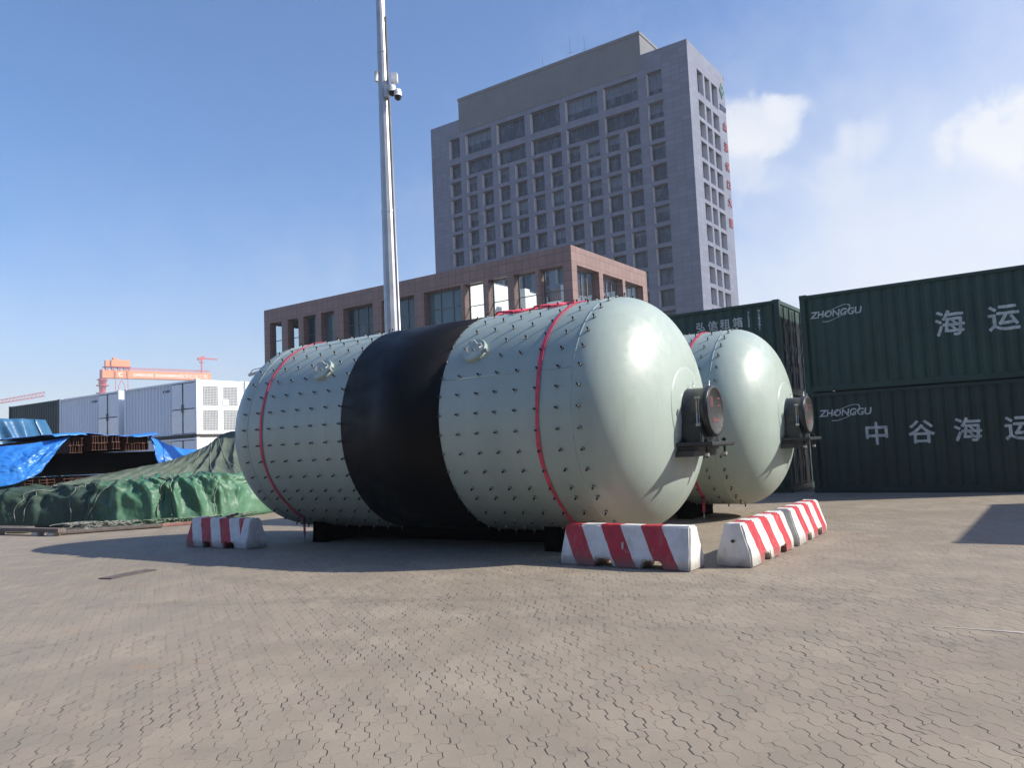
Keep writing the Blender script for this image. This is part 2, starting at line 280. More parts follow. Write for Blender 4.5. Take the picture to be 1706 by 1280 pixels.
# ------------------------------------------------------------------ mesh helpers
class MB:
    def __init__(s): s.v = []; s.f = []; s.mi = []; s.sm = []
    def add(s, vs, fs, mi=0, smooth=False):
        o = len(s.v); s.v += [tuple(p) for p in vs]; s.f += [tuple(i + o for i in f) for f in fs]; s.mi += [mi] * len(fs); s.sm += [smooth] * len(fs); return s
    def box(s, x0, x1, y0, y1, z0, z1, mi=0):
        vs = [(x, y, z) for z in (z0, z1) for y in (y0, y1) for x in (x0, x1)]
        return s.add(vs, [(0, 2, 3, 1), (4, 5, 7, 6), (0, 1, 5, 4), (2, 6, 7, 3), (0, 4, 6, 2), (1, 3, 7, 5)], mi)
    def bar(s, p, q, wx, wy, mi=0, upv=(0, 0, 1)):
        p = Vector(p); q = Vector(q); d = (q - p).normalized(); a = d.cross(Vector(upv))
        if a.length < 1e-4: a = d.cross(Vector((1, 0, 0)))
        a.normalize(); b = a.cross(d).normalized(); a *= wx / 2; b *= wy / 2
        vs = [p - a - b, p + a - b, p + a + b, p - a + b, q - a - b, q + a - b, q + a + b, q - a + b]
        return s.add(vs, [(0, 1, 2, 3), (7, 6, 5, 4), (0, 4, 5, 1), (1, 5, 6, 2), (2, 6, 7, 3), (3, 7, 4, 0)], mi)
    def tube(s, pts, r, n=8, mi=0, smooth=True, cap=True):
        pts = [Vector(p) for p in pts]; rr = r if isinstance(r, (list, tuple)) else [r] * len(pts); vs = []; prev = None
        for i, p in enumerate(pts):
            d = (pts[min(i + 1, len(pts) - 1)] - pts[max(i - 1, 0)]).normalized()
            if prev is None:
                a = d.cross(Vector((0, 0, 1)))
                if a.length < 1e-3: a = d.cross(Vector((1, 0, 0)))
            else: a = prev - d * prev.dot(d)
            a.normalize(); prev = a; b = d.cross(a)
            vs += [p + (a * math.cos(k * 2 * math.pi / n) + b * math.sin(k * 2 * math.pi / n)) * rr[i] for k in range(n)]
        fs = [(i * n + k, i * n + (k + 1) % n, (i + 1) * n + (k + 1) % n, (i + 1) * n + k) for i in range(len(pts) - 1) for k in range(n)]
        s.add(vs, fs, mi, smooth)
        if cap:
            o = len(s.v) - len(vs); s.f += [tuple(o + k for k in range(n)), tuple(o + (len(pts) - 1) * n + k for k in reversed(range(n)))]; s.mi += [mi] * 2; s.sm += [False] * 2
        return s
    def lathe_x(s, prof, n=96, mi=0, smooth=True, c=(0, 0), a0=0, a1=2 * math.pi):
        full = abs(a1 - a0 - 2 * math.pi) < 1e-6; k = n if full else n + 1; vs = []
        for (x, r) in prof:
            for i in range(k):
                t = a0 + (a1 - a0) * i / n; vs.append((x, c[0] - r * math.cos(t), c[1] + r * math.sin(t)))
        fs = []
        for j in range(len(prof) - 1):
            for i in range(n):
                i2 = (i + 1) % k; fs.append((j * k + i, (j + 1) * k + i, (j + 1) * k + i2, j * k + i2))
        return s.add(vs, fs, mi, smooth)
    def build(s, name, mats, parent=None, loc=(0, 0, 0), rz=0):
        me = bpy.data.meshes.new(name); me.from_pydata(s.v, [], s.f)
        for mm in (mats if isinstance(mats, (list, tuple)) else [mats]): me.materials.append(mm)
        me.polygons.foreach_set('material_index', s.mi); me.polygons.foreach_set('use_smooth', s.sm); me.update()
        return link(name, me, parent, loc, rz)
def link(name, me, parent=None, loc=(0, 0, 0), rz=0):
    o = bpy.data.objects.new(name, me); COL.objects.link(o); o.location = loc; o.rotation_euler = (0, 0, rz)
    if parent: o.parent = parent
    return o
def recalc(o):
    bm = bmesh.new(); bm.from_mesh(o.data); bmesh.ops.recalc_face_normals(bm, faces=bm.faces); bm.to_mesh(o.data); bm.free(); return o
def bev(o, wd, seg=2):
    recalc(o); b = o.modifiers.new('bevel', 'BEVEL'); b.width = wd; b.segments = seg; b.limit_method = 'ANGLE'; b.angle_limit = R_(35); return o
def tag(o, label, cat, group=None, kind=None):
    if label: o['label'] = label
    if cat: o['category'] = cat
    if group: o['group'] = group
    if kind or cat: o['kind'] = kind or 'thing'
    return o
def thing(name, label, cat, loc=(0, 0, 0), rz=0, group=None):
    return tag(link(name, None, None, loc, rz), label, cat, group)
def text_mesh(txt, size, bold=0.0, extrude=0.0, align='CENTER', shear=0):
    cu = bpy.data.curves.new('t', 'FONT'); cu.body = txt; cu.size = size; cu.align_x = align; cu.align_y = 'CENTER'; cu.offset = bold; cu.extrude = extrude; cu.resolution_u = 3; cu.shear = shear
    o = bpy.data.objects.new('t', cu); COL.objects.link(o); bpy.context.view_layer.update()
    me = bpy.data.meshes.new_from_object(o.evaluated_get(bpy.context.evaluated_depsgraph_get()))
    bpy.data.objects.remove(o); bpy.data.curves.remove(cu); return me
def lettering(name, txt, size, mat, parent, xform, bold=0., folds=None, depth_fn=None, shear=0, ring=None, stretch=1.0, fat=0):
    """flat letters: text x -> local x, text y -> local z, at y from depth_fn; xform = (x, y, z)"""
    me = text_mesh(txt, size, bold, 0, shear=shear); bm = bmesh.new(); bm.from_mesh(me); lay = bm.verts.layers.float.new('lift')
    if fat:                                                     # heavier strokes: the outline laid over itself, each layer half a millimetre prouder
        src = bm.verts[:]; sf = bm.faces[:]
        for i, (ox, oy) in enumerate(((fat, 0), (-fat, 0), (0, fat), (0, -fat))):
            mp = {}
            for v in src: nv_ = bm.verts.new((v.co.x + ox, v.co.y + oy, 0)); nv_[lay] = .0005 * (i + 1); mp[v] = nv_
            for f in sf: bm.faces.new([mp[v] for v in f.verts])
    bmesh.ops.triangulate(bm, faces=bm.faces)
    for v in bm.verts: v.co = Vector((v.co.x * stretch, 0, v.co.y))
    if ring:
        rx, rz_, tilt, th = ring; vs = []
        for k in range(48):
            t = k * 2 * math.pi / 48
            for rr in (1 - th, 1):
                a, b = rx * rr * math.cos(t), (rz_ * rr if rr == 1 else rz_ * (1 - th * 1.6)) * math.sin(t)
                vs.append(bm.verts.new((a * math.cos(tilt) - b * math.sin(tilt), 0, a * math.sin(tilt) + b * math.cos(tilt))))
        for k in range(48):
            if k in (20, 21, 22, 23, 24, 25): continue
            a = 2 * k; b = (2 * k + 2) % 96; bm.faces.new((vs[a], vs[a + 1], vs[b + 1], vs[b]))
    for v in bm.verts: v.co += Vector((xform[0], 0, xform[2]))
    if folds:
        lo = min(v.co.x for v in bm.verts); hi = max(v.co.x for v in bm.verts)
        for fx in folds:
            if lo < fx < hi: bmesh.ops.bisect_plane(bm, geom=bm.verts[:] + bm.edges[:] + bm.faces[:], plane_co=(fx, 0, 0), plane_no=(1, 0, 0))
    for v in bm.verts: v.co.y = xform[1] - v[lay] + (depth_fn(v.co.x) if depth_fn else 0)
    for f in bm.faces:
        f.normal_update()
        if f.normal.y > 0: f.normal_flip()
    bm.to_mesh(me); bm.free(); me.materials.clear(); me.materials.append(mat)
    for p in me.polygons: p.material_index = 0
    return link(name, me, parent)
def fbm(x, y, z, o=4): return mnoise.fractal(Vector((x, y, z)), .9, 2.1, o, noise_basis='PERLIN_ORIGINAL')
def ridg(x, y, z): return 1 - abs(mnoise.noise(Vector((x, y, z)))) * 2.2
def facade(mb, x0, x1, z0, z1, ops, depth, axis, mi=0, side=0.0, litjamb=0):
    """wall plane with rectangular openings and reveals. axis 'x': plane y=side, recess to +y. axis 'y': plane x=side, recess to -x"""
    mi0 = mi
    P = (lambda u, d, z: (u, side + d, z)) if axis == 'x' else (lambda u, d, z: (side - d, u, z))
    xs = sorted({x0, x1} | {o[0] for o in ops} | {o[1] for o in ops}); zs = sorted({z0, z1} | {o[2] for o in ops} | {o[3] for o in ops})
    for i in range(len(xs) - 1):
        for j in range(len(zs) - 1):
            cx, cz = (xs[i] + xs[i + 1]) / 2, (zs[j] + zs[j + 1]) / 2
            if any(o[0] < cx < o[1] and o[2] < cz < o[3] for o in ops): continue
            mb.add([P(xs[i], 0, zs[j]), P(xs[i + 1], 0, zs[j]), P(xs[i + 1], 0, zs[j + 1]), P(xs[i], 0, zs[j + 1])], [(0, 1, 2, 3)], mi)
    for (a, b, c, d) in ops:
        q = [(a, c), (b, c), (b, d), (a, d)]
        for k in range(4):
            (u0, w0), (u1, w1) = q[k], q[(k + 1) % 4]; mi = litjamb if litjamb and k == (3 if axis == 'x' else 1) else mi0  # one side of each opening paler: daylight on it put into the colour
            mb.add([P(u0, 0, w0), P(u0, depth, w0), P(u1, depth, w1), P(u1, 0, w1)], [(0, 1, 2, 3)], mi)
    return mb
def window_parts(parent, o, depth, axis, side, mats, nv, hz, seed_z=0, group=None):
    """one window: a frame mesh with mullions (nv verticals, list of transom heights) and its pane as a sub-part"""
    a, b, c, d = o; t = .07; fr = MB()
    B = (lambda u0, u1, w0, w1, d0, d1: (u0, u1, d0, d1, w0, w1)) if axis == 'x' else (lambda u0, u1, w0, w1, d0, d1: (-d1, -d0, u0, u1, w0, w1))
    W, H = b - a, d - c
    for r in ((0, W, 0, t), (0, W, H - t, H), (0, t, t, H - t), (W - t, W, t, H - t)): fr.box(*B(*r, depth - .08, depth - .005))
    for k in range(1, nv + 1): fr.box(*B(W * k / (nv + 1) - .03, W * k / (nv + 1) + .03, t, H - t, depth - .075, depth - .005))
    for z in hz: fr.box(*B(t, W - t, H * z - .025, H * z + .025, depth - .07, depth - .004))
    f = fr.build('window', mats[0], parent, (a, side, c) if axis == 'x' else (side, a, c))
    p = MB(); v = [(t, depth - .02, t), (W - t, depth - .02, t), (W - t, depth - .02, H - t), (t, depth - .02, H - t)] if axis == 'x' else [(-depth + .02, t, t), (-depth + .02, W - t, t), (-depth + .02, W - t, H - t), (-depth + .02, t, H - t)]
    p.add(v, [(0, 1, 2, 3)]); p.build('pane', mats[1], f); return f
RB = R_(-35.18)                      # the quay's building grid: local x runs right and towards the camera, local y away
AX = Vector((math.cos(RB), math.sin(RB), 0)); BX = Vector((-math.sin(RB), math.cos(RB), 0))
def bw(o, x, y, z=0): return Vector(o) + AX * x + BX * y + Vector((0, 0, z))

# ------------------------------------------------------------------ ground
g_ = MB(); S = 1150; n = 24
xs = [-S, -300, -80, -30, -15, -8, 0, 8, 15, 30, 80, 300, S]; ys = [-S, -300, -80, -20, 0, 6, 12, 20, 30, 60, 150, 400, S]
vs = [(x, y, 0) for y in ys for x in xs]; k = len(xs)
g_.add(vs, [(j * k + i, j * k + i + 1, (j + 1) * k + i + 1, (j + 1) * k + i) for j in range(len(ys) - 1) for i in range(k - 1)])
tag(g_.build('ground', M['paving']), None, None, kind='structure')
ln = MB(); P0, P1 = Vector((3.05, 6.12, .004)), Vector((3.9, 5.6, .004)); d = (P1 - P0).normalized(); nn = Vector((-d.y, d.x, 0)); pts = []
P1 = P1 + d * 2
for i in range(30):
    q = P0.lerp(P1, i / 29); w_ = .022 + .012 * fbm(i * .4, 2, 1) + .008; w_ = max(.004, w_ * min(1, i / 10)); pts += [q - nn * w_, q + nn * w_]
ln.add(pts, [(2 * i, 2 * i + 2, 2 * i + 3, 2 * i + 1) for i in range(29)])
tag(ln.build('painted_line', M['line']), None, None, kind='structure')
pl = MB(); q = [Vector((-5.57, 10.5, 0)), Vector((-5.36, 10.42, 0)), Vector((-5.07, 11.1, 0)), Vector((-5.28, 11.2, 0))]
pl.add([p + Vector((0, 0, z)) for z in (.004, .014) for p in q], [(0, 1, 2, 3), (4, 5, 6, 7), (0, 1, 5, 4), (1, 2, 6, 5), (2, 3, 7, 6), (3, 0, 4, 7)])
cov = recalc(pl.build('drain_cover', M['plate'])); tag(cov, 'dull brown steel drain cover set in the paving in front of the left barrier', 'drain cover')

# ------------------------------------------------------------------ the two mill drums
RT = R_(-33.19); R = 1.67; TO = Vector((1.654, 11.215, 1.913)); TX = Vector((math.cos(RT), math.sin(RT), 0)); TY = Vector((-math.sin(RT), math.cos(RT), 0))
LEN = 6.366; DEP = .905
def head_prof(sgn=1, x0=0.0, r=R):
    return [(x0 + sgn * DEP * math.sin(q), r * max(0, math.cos(q)) ** .75) for q in np.linspace(0, R_(86), 26)]
stud_me = None
STUD_T = [-.09, .224, .54, .858, 1.18, 1.487, 1.81, 2.125, 4.085, 4.40, 4.72, 5.05, 5.38, 5.70, 6.0, 6.33]
STUD_A = [2.3 + 9.3 * k for k in range(-4, 34)]; STUD_A = [a for a in STUD_A if a < 180 + 38] ; STUD_A += [-40.7, -50.9, -60.4, -70, -79.5, 224, 233]
def stud_mb(mb, x, a):
    dr = Vector((0, -math.cos(a), math.sin(a))); p = Vector((x, 0, 0)) + dr * (R - .004)
    mb.tube([p, p + dr * .008], .022, 8, 0, False); mb.tube([p + dr * .008, p + dr * .022], .016, 6, 1, False); mb.tube([p + dr * .022, p + dr * .06], .0125, 6, 0, False); return mb
def mill(loc, label, keep, tmax, amax, strap_labels, group):
    t = thing('mill_drum', label, 'mill drum', loc, RT, group)
    sh = MB(); sh.lathe_x([(-LEN, R), (-4.062, R)], 128); sh.lathe_x([(-4.062, R - .002), (-2.13, R - .002)], 128); sh.lathe_x([(-2.13, R), (0, R)], 128)
    sh.build('shell', M['mill'], t)
    for (xx, aa) in ((-.35, 20), (-.35, 118), (-4.3, 64)):
        s_ = MB(); s_.tube([(-LEN + .12 if xx < -4 else -2.1, -math.cos(R_(aa)) * R, math.sin(R_(aa)) * R), (-4.08 if xx < -4 else -.04, -math.cos(R_(aa)) * R, math.sin(R_(aa)) * R)], .006, 6); s_.build('weld_seam', M['seam'], t)
    bd = MB(); bd.lathe_x([(-4.055, R - .001), (-4.055, R + .008), (-2.14, R + .008), (-2.14, R - .001)], 128); bd.build('middle_band', M['band'], t)
    bs = []
    for xx in (-.02, -LEN + .1):
        s_ = MB(); s_.lathe_x([(xx - .012, R - .002), (xx - .006, R + .006), (xx + .006, R + .006), (xx + .012, R - .002)], 128); s_.build('weld_seam', M['seam'], t)
    hd = MB(); pr = head_prof(); hd.lathe_x(pr, 128); hd.add([(pr[-1][0] + .002, -pr[-1][1] * math.cos(i * math.pi / 16), pr[-1][1] * math.sin(i * math.pi / 16)) for i in range(32)], [tuple(range(32))]); h = hd.build('dished_head', M['mill'], t); recalc(h)
    fl = MB(); i0 = 22; fl.lathe_x([(pr[i0][0] - .01, pr[i0][1] + .008), (pr[i0][0] + .006, pr[i0][1]), (pr[i0][0] + .012, pr[i0][1] - .02), (DEP + .006, .40), (DEP + .006, .0)], 96); fl.build('trunnion_flange', M['mill'], h)
    bk = MB(); bk.lathe_x(head_prof(-1, -LEN), 96); b2 = bk.build('dished_head', M['mill'], t); recalc(b2)
    # studs: nearest ones as parts, the rest as one part
    cand = []
    for tt in STUD_T:
        for a in STUD_A:
            p = bwt(loc, -tt, -R * math.cos(R_(a)), R * math.sin(R_(a))); nrm = TY * (-math.cos(R_(a))) + Vector((0, 0, math.sin(R_(a))))
            vis = nrm.dot(Vector((0, 0, EYE)) - p) > -.6 and tt < tmax and a > amax
            if 1.4 < tt < 1.9 and 29 < a < 40 or 4.4 < tt < 5 and 29 < a < 40: continue
            cand.append((0 if vis else 1, (p - Vector((0, 0, EYE))).length, tt, a))
    cand.sort(); rest = MB()
    for i, (nv, _d, tt, a) in enumerate(cand):
        if i < keep and nv == 0: stud_mb(MB(), 0, R_(a)).build('stud', [M['bolt'], M['nut']], t, (-tt, 0, 0))
        else: stud_mb(rest, -tt, R_(a))
    rs = rest.build('stud', [M['bolt'], M['nut']], t); rs['kind'] = 'stuff'
    for tt in (1.665, 4.71):                                   # manhole covers
        a = R_(34.8); e = Vector((0, -math.cos(a), math.sin(a))); mh = link('manhole_cover', None, t)
        ex = Vector((1, 0, 0)); ey = ex.cross(e) * -1
        mh_m = Matrix((ex, ey, e)).transposed().to_4x4(); mh_m.translation = Vector((-tt, 0, 0)) + e * R
        bpy.data.objects.remove(mh)
        c_ = MB(); dk = [(.19 * math.cos(k * math.pi / 16), .19 * math.sin(k * math.pi / 16)) for k in range(32)]
        c_.add([(x, y, -.03) for x, y in dk] + [(x, y, .05) for x, y in dk] + [(x * .95, y * .95, .062) for x, y in dk], [(k, (k + 1) % 32, 32 + (k + 1) % 32, 32 + k) for k in range(32)] + [(32 + k, 32 + (k + 1) % 32, 64 + (k + 1) % 32, 64 + k) for k in range(32)] + [tuple(64 + k for k in range(32))])
        mo = c_.build('manhole_cover', M['mill'], t); mo.matrix_local = mh_m
        hh = MB(); hh.tube([(-.07, -.06, .05), (-.07, -.06, .12), (-.06, .08, .13), (.02, .1, .13), (.02, .1, .05)], .011, 8); hh.build('handle', M['nut'], mo)
        hh = MB(); hh.tube([(.11, .0, .08), (.145, .03, .085), (.11, .065, .09), (.075, .03, .085), (.11, 0, .08)], .011, 8); hh.build('lifting_eye', M['nut'], mo)
        hh = MB()
        for (x, y) in ((-.15, .02), (0, -.02), (.2, -.05), (.24, -.06)): hh.tube([(x, y, .03), (x, y, .1)], .018, 6, 0, False)
        hh.build('bolt', M['steel'], mo)
    # trunnion bearing: housing, round cover, pedestal, base slab, foot bolts
    b = MB(); pr2 = [(.8, 0), (.8, .315), (.86, .335), (.9, .335), (.92, .32), (1.16, .32), (1.18, .345), (1.255, .345), (1.262, .335)]
    b.lathe_x(pr2, 48, c=(0, -.04))
    b.box(.83, 1.17, -.318, .318, -.45, -.04); hs = b.build('bearing_housing', M['bearing'], t)
    cvr = MB(); cvr.lathe_x([(1.262, .335), (1.275, .335), (1.277, .3), (1.269, .295), (1.269, .0)], 48, c=(0, -.04)); cvr.build('bearing_cover', M['bearing2'], hs)
    bz = MB(); bz.box(.86, 1.36, -.47, .47, -.5, -.452); bz.box(.80, 1.14, -.42, .42, -.555, -.503); bz.box(.78, 1.1, -.46, .46, -.64, -.558); bz.box(1.103, 1.34, -.46, .46, -.515, -.5025)
    bz.box(.8, 1.16, -.34, -.32, -.452, -.2); bz.box(.8, 1.16, .32, .34, -.452, -.2)
    bev(bz.build('bearing_pedestal', M['bearing'], t), .006)
    for (x, y) in ((1.24, -.36), (1.24, .36), (.93, -.36)):
        f = MB(); f.tube([(x, y, -.66 if x > 1 else -.46), (x, y, -.4)], .016, 8, 0, False); f.tube([(x, y, -.45), (x, y, -.415)], .03, 6, 0, False)
        if x > 1: f.tube([(x, y, -.64), (x, y, -.6)], .03, 6, 1, False)
        f.build('foot_bolt', [M['bolt'], M['nut']], t)
    for x in (.98, 1.2):
        e = MB(); e.tube([(x, 0, .3), (x, 0, .33), (x, .02, .36), (x, 0, .385), (x, -.02, .36), (x, 0, .33)], .01, 8); e.build('lifting_eye', M['steel'], hs)
    gz = MB(); gz.tube([(1.13, -.335, .12), (1.13, -.345, -.2)], .012, 8); gz.tube([(1.16, -.335, .12), (1.16, -.345, -.2)], .006, 8); gz.box(1.11, 1.17, -.35, -.315, .12, .15); gz.box(1.11, 1.17, -.35, -.315, -.24, -.2); gz.build('oil_gauge', M['steel'], hs)
    # red characters on the cover
    for (tx, sz, yy, zz) in (('重', .15, -.14, .07), ('工', .15, .14, .07)):
        me = text_mesh(tx, sz, .002)
        for v in me.vertices: v.co = Vector((1.2715, v.co.x + yy, v.co.y + zz))
        me.materials.clear(); me.materials.append(M['redtext']); o = link('lettering', me, hs)
        for p in me.polygons: p.material_index = 0
    rb = MB(); rb.box(1.2695, 1.272, -.12, .12, -.19, -.145); rb.build('red_mark', M['redtext'], hs)
    # web straps lashed round the shell
    for (tt, dx, lab) in strap_labels:
        ex = []; 
        for i in range(97):
            a = R_(-62 + i * 304 / 96); xx = -tt + dx * (i / 96 - .5) * .3 + .014 * math.sin(i * .35)
            rr = R + .012 + .004 * math.sin(i * .9)
            ex.append((xx, a, rr))
        st = MB(); vs = []
        for (xx, a, rr) in ex:
            dr = Vector((0, -math.cos(a), math.sin(a))); w_ = .025 + .004 * math.sin(xx * 40 + a * 7)
            for (o, q) in ((-w_, rr), (w_, rr), (w_, rr + .006), (-w_, rr + .006)): vs.append(Vector((xx + o, 0, 0)) + dr * q)
        fs = [(i * 4 + k, i * 4 + (k + 1) % 4, i * 4 + 4 + (k + 1) % 4, i * 4 + 4 + k) for i in range(96) for k in range(4)]
        st.add(vs, fs); ro = thing('tie_down_strap', lab, 'strap', loc, RT, 'red web straps lashed round the mill drums'); recalc(st.build('webbing', M['strap'], ro))
        # tail to the ground anchor with ratchet
        a = R_(-62); p = Vector((-tt - dx * .15, -math.cos(a) * (R + .012), math.sin(a) * (R + .012))); zg = .03 - loc[2]
        tl = MB(); q = Vector((p.x - .02, p.y + .02, zg + .12)); tl.bar(p + Vector((0, 0, .03)), q, .05, .008, upv=(0, 1, 0)); tl.build('strap_tail', M['strap'], ro)
        ra = MB(); ra.box(p.x - .04, p.x + .04, p.y - .05, p.y - .01, p.z - .1, p.z + .06); bev(ra.build('ratchet', M['redtext'], ro), .008)
        hk = MB(); hk.tube([q, (q.x, q.y, zg)], .012, 8); hk.build('anchor_hook', M['steel'], ro)
    return t
def bwt(o, x, y, z): return Vector(o) + TX * x + TY * y + Vector((0, 0, z))
GM = 'green mill drums on the yard'
mill(TO, 'large pale green mill drum with a wide black middle band, nearest the camera', 100, 9, -65, ((.5, .25, 'red web strap near the dished head of the front mill drum'), (5.95, -.3, 'red web strap round the far left end of the front mill drum')), GM)
T2 = TO + TY * 4.68 + TX * .15
mill(T2, 'second pale green mill drum half hidden behind the front one, before the green containers', 46, 1.6, -62, ((.5, .22, 'red web strap round the rear mill drum behind the front one'),), GM)
cc = MB()                                                     # loose cord lying on the crown of the front drum
for k in range(3):
    pts = []
    for i in range(26):
        tt = 2.0 - 1.35 * i / 25; a = R_(78 + 8 * math.sin(i * .5 + k * 2) + k * 4); rr = R + .02 + .012 * k
        pts.append(bwt(TO, -tt, -rr * math.cos(a), rr * math.sin(a)))
    cc.tube(pts, .016, 6)
tag(cc.build('loose_cord', M['strap']), 'loose red cord lying along the crown of the front mill drum', 'cord')
for (lo, nm) in ((TO, 'front'), (T2, 'rear')):
    for (x, pos) in ((-1.0, 'right end'), (-5.75, 'left end')):
        b = MB(); n = 16
        top = [(y, -math.sqrt((R + .004) ** 2 - y * y)) for y in np.linspace(-.6, .6, n)]; zg = -lo.z
        for xx in (x - .14, x + .14): pass
        vs = [(xx, y, z) for xx in (x - .14, x + .14) for (y, z) in top] + [(xx, y, zg + .002) for xx in (x - .14, x + .14) for y in (-.62, .62)]
        f = [(i, i + 1, n + i + 1, n + i) for i in range(n - 1)] + [tuple(range(n)) + (2 * n + 1, 2 * n), tuple(range(n, 2 * n)) + (2 * n + 3, 2 * n + 2), (0, n, 2 * n + 2, 2 * n), (n - 1, 2 * n - 1, 2 * n + 3, 2 * n + 1), (2 * n, 2 * n + 1, 2 * n + 3, 2 * n + 2)]
        b.add(vs, f); o = recalc(b.build('support_cradle', M['darkrail'], None, lo, RT))
        o.data.materials[0] = M['shadeblack']  # near-black colour carries the shade under the drum
        tag(o, f'steel cradle painted shade black, under the {pos} of the {nm} mill drum', 'cradle', 'cradles carrying the mill drums')

for lo, nm in ((TO, 'front'), (T2, 'rear')):  # black beams added to hide lit ground seen under the drums
    b = MB(); b.box(-5.58, -1.16, .25, .55, -lo.z + .003, -lo.z + .262); o = bev(b.build('gap_filler', M['shadeblack'], None, lo, RT), .02)
    tag(o, f'black gap filler added to hide lit ground under the {nm} mill drum', 'gap filler', 'gap fillers added under the mill drums')

# ------------------------------------------------------------------ striped concrete barriers
def barrier(loc, rz, Lb, mat, label, chip=0, marks=()):
    t = thing('traffic_barrier', label, 'barrier', loc, rz, 'red and white concrete barriers')
    H, W0, W1, e = .5, .42, .2, .028          # height, base and top width, end slope
    nt_ = [(.28 * Lb, .42 * Lb), (.64 * Lb, .80 * Lb)]; hN = .1
    bm = bmesh.new(); xs = [0, nt_[0][0], nt_[0][1], nt_[1][0], nt_[1][1], Lb]
    def wy(z): return W0 / 2 if z < .12 else W0 / 2 + (W1 - W0) / 2 * (z - .12) / (H - .12)
    def ring(x, z, nx): 
        k = max(0, (z - .1)) / H; xx = x + (e * k if nx == -1 else -e * k if nx == 1 else 0)
        return xx
    mb = MB(); zs = [.0, hN, .12, H]
    def prof(x, tag_): return [(ring(x, z, tag_), wy(z), z) for z in zs]
    # outline of a side as polygon in x,z with notches
    sx = [(0, .0), (nt_[0][0], 0), (nt_[0][0] + .03, hN), (nt_[0][1] - .03, hN), (nt_[0][1], 0), (nt_[1][0], 0), (nt_[1][0] + .03, hN), (nt_[1][1] - .03, hN), (nt_[1][1], 0), (Lb, 0), (Lb, .12), (Lb - e, H), (e, H), (0, .12)]
    # grid build: columns at xs0; faces quads
    cols = [0, nt_[0][0], nt_[0][0] + .03, nt_[0][1] - .03, nt_[0][1], nt_[1][0], nt_[1][0] + .03, nt_[1][1] - .03, nt_[1][1], Lb]; base = [0, 0, hN, hN, 0, 0, hN, hN, 0, 0]
    n = len(cols); vs = []
    for s in (-1, 1):
        for i, x in enumerate(cols):
            for z in (base[i], .12, H):
                xx = x + (e * (z - .12) / (H - .12) if (i == 0 and z > .12) else -e * (z - .12) / (H - .12) if (i == n - 1 and z > .12) else 0)
                vs.append((xx, s * wy(z), z))
    fs = []; mi = []
    I = lambda s, i, k: s * n * 3 + i * 3 + k
    for s in (0, 1):
        for i in range(n - 1):
            for k in range(2): fs.append((I(s, i, k), I(s, i + 1, k), I(s, i + 1, k + 1), I(s, i, k + 1))); mi.append(0)
    for i in range(n - 1): fs.append((I(0, i, 2), I(0, i + 1, 2), I(1, i + 1, 2), I(1, i, 2))); mi.append(0); fs.append((I(0, i, 0), I(0, i + 1, 0), I(1, i + 1, 0), I(1, i, 0))); mi.append(0)
    for i in (0, n - 1):
        for k in range(2): fs.append((I(0, i, k), I(0, i, k + 1), I(1, i, k + 1), I(1, i, k))); mi.append(0)
    for v in vs: bm.verts.new(v)
    bm.verts.ensure_lookup_table()
    for f in fs: bm.faces.new([bm.verts[i] for i in f])
    bmesh.ops.recalc_face_normals(bm, faces=bm.faces); bmesh.ops.bevel(bm, geom=[e_ for e_ in bm.edges if e_.calc_face_angle(0) > R_(30)], offset=.016, segments=2, affect='EDGES')
    bmesh.ops.triangulate(bm, faces=[f for f in bm.faces if len(f.verts) > 4])
    bmesh.ops.subdivide_edges(bm, edges=[e_ for e_ in bm.edges if e_.calc_length() > .12], cuts=3, use_grid_fill=True)
    for v in bm.verts:
        f = fbm(v.co.x * 4 + chip, v.co.y * 6, v.co.z * 5); f2 = min(0, fbm(v.co.x * 17 + chip, v.co.y * 15, v.co.z * 17) + .25); v.co += Vector((.006 * f, .006 * f - .02 * f2 * (-1 if v.co.y > 0 else 1) * -1, .004 * f + .012 * f2 * (v.co.z > .45)))
    me = bpy.data.meshes.new('body'); bm.to_mesh(me); bm.free(); me.materials.append(mat); link('body', me, t)
    for (x, z, wx, wz, end) in marks:
        q = MB()
        if end: q.tube([(-.012, x, z), (.02, x, z)], wx, 10, 0, False)
        else: q.box(x, x + wx, -wy(z) - .004, -wy(z) + .02, z, z + wz)
        q.build('lifting_hole' if end else 'stencil_mark', M['black'] if end else M['letter'], t)
    return t
barrier(bw((.52, 10.03, 0), 0, .21), RB + R_(-.6), 1.74, mat_stripe('stripes of the near barrier', 0.01, -1, 1.6, per=.545, slant=.26), 'red and white barrier broadside on, right in front of the near mill drum', 3, ((.86, .22, .02, .08, False),))
barrier(Vector((2.48, 9.22, 0)), RB + R_(90) + R_(.5), 1.74, mat_stripe('stripes of the corner barrier', -.2, .1, 1.9, per=.52, slant=.14), 'red and white barrier with its white end facing the camera, nearer of the angled pair', 9, ((.0, .3, .018, 0, True),))
barrier(Vector((3.60, 10.82, 0)), RB + R_(92), 1.74, mat_stripe('stripes of the back barrier', -.25, .1, 1.9, per=.52, slant=.14), 'red and white barrier farther back, behind the one with the white end', 14)
barrier(Vector((-5.78, 14.22, 0)), RB + R_(2), 1.66, mat_stripe('stripes of the left barrier', .24, -.1, 1.46), 'weathered red and white barrier standing in shade before the green tarpaulin', 21, ((1.56, .3, .02, .02, False),))
sk = MB(); sk.bar((-5.05, 13.75, .515), (-4.86, 13.72, .56), .06, .035); tag(bev(sk.build('wood_offcut', M['timber']), .006), 'scrap of wood lying on top of the left striped barrier', 'wood scrap')

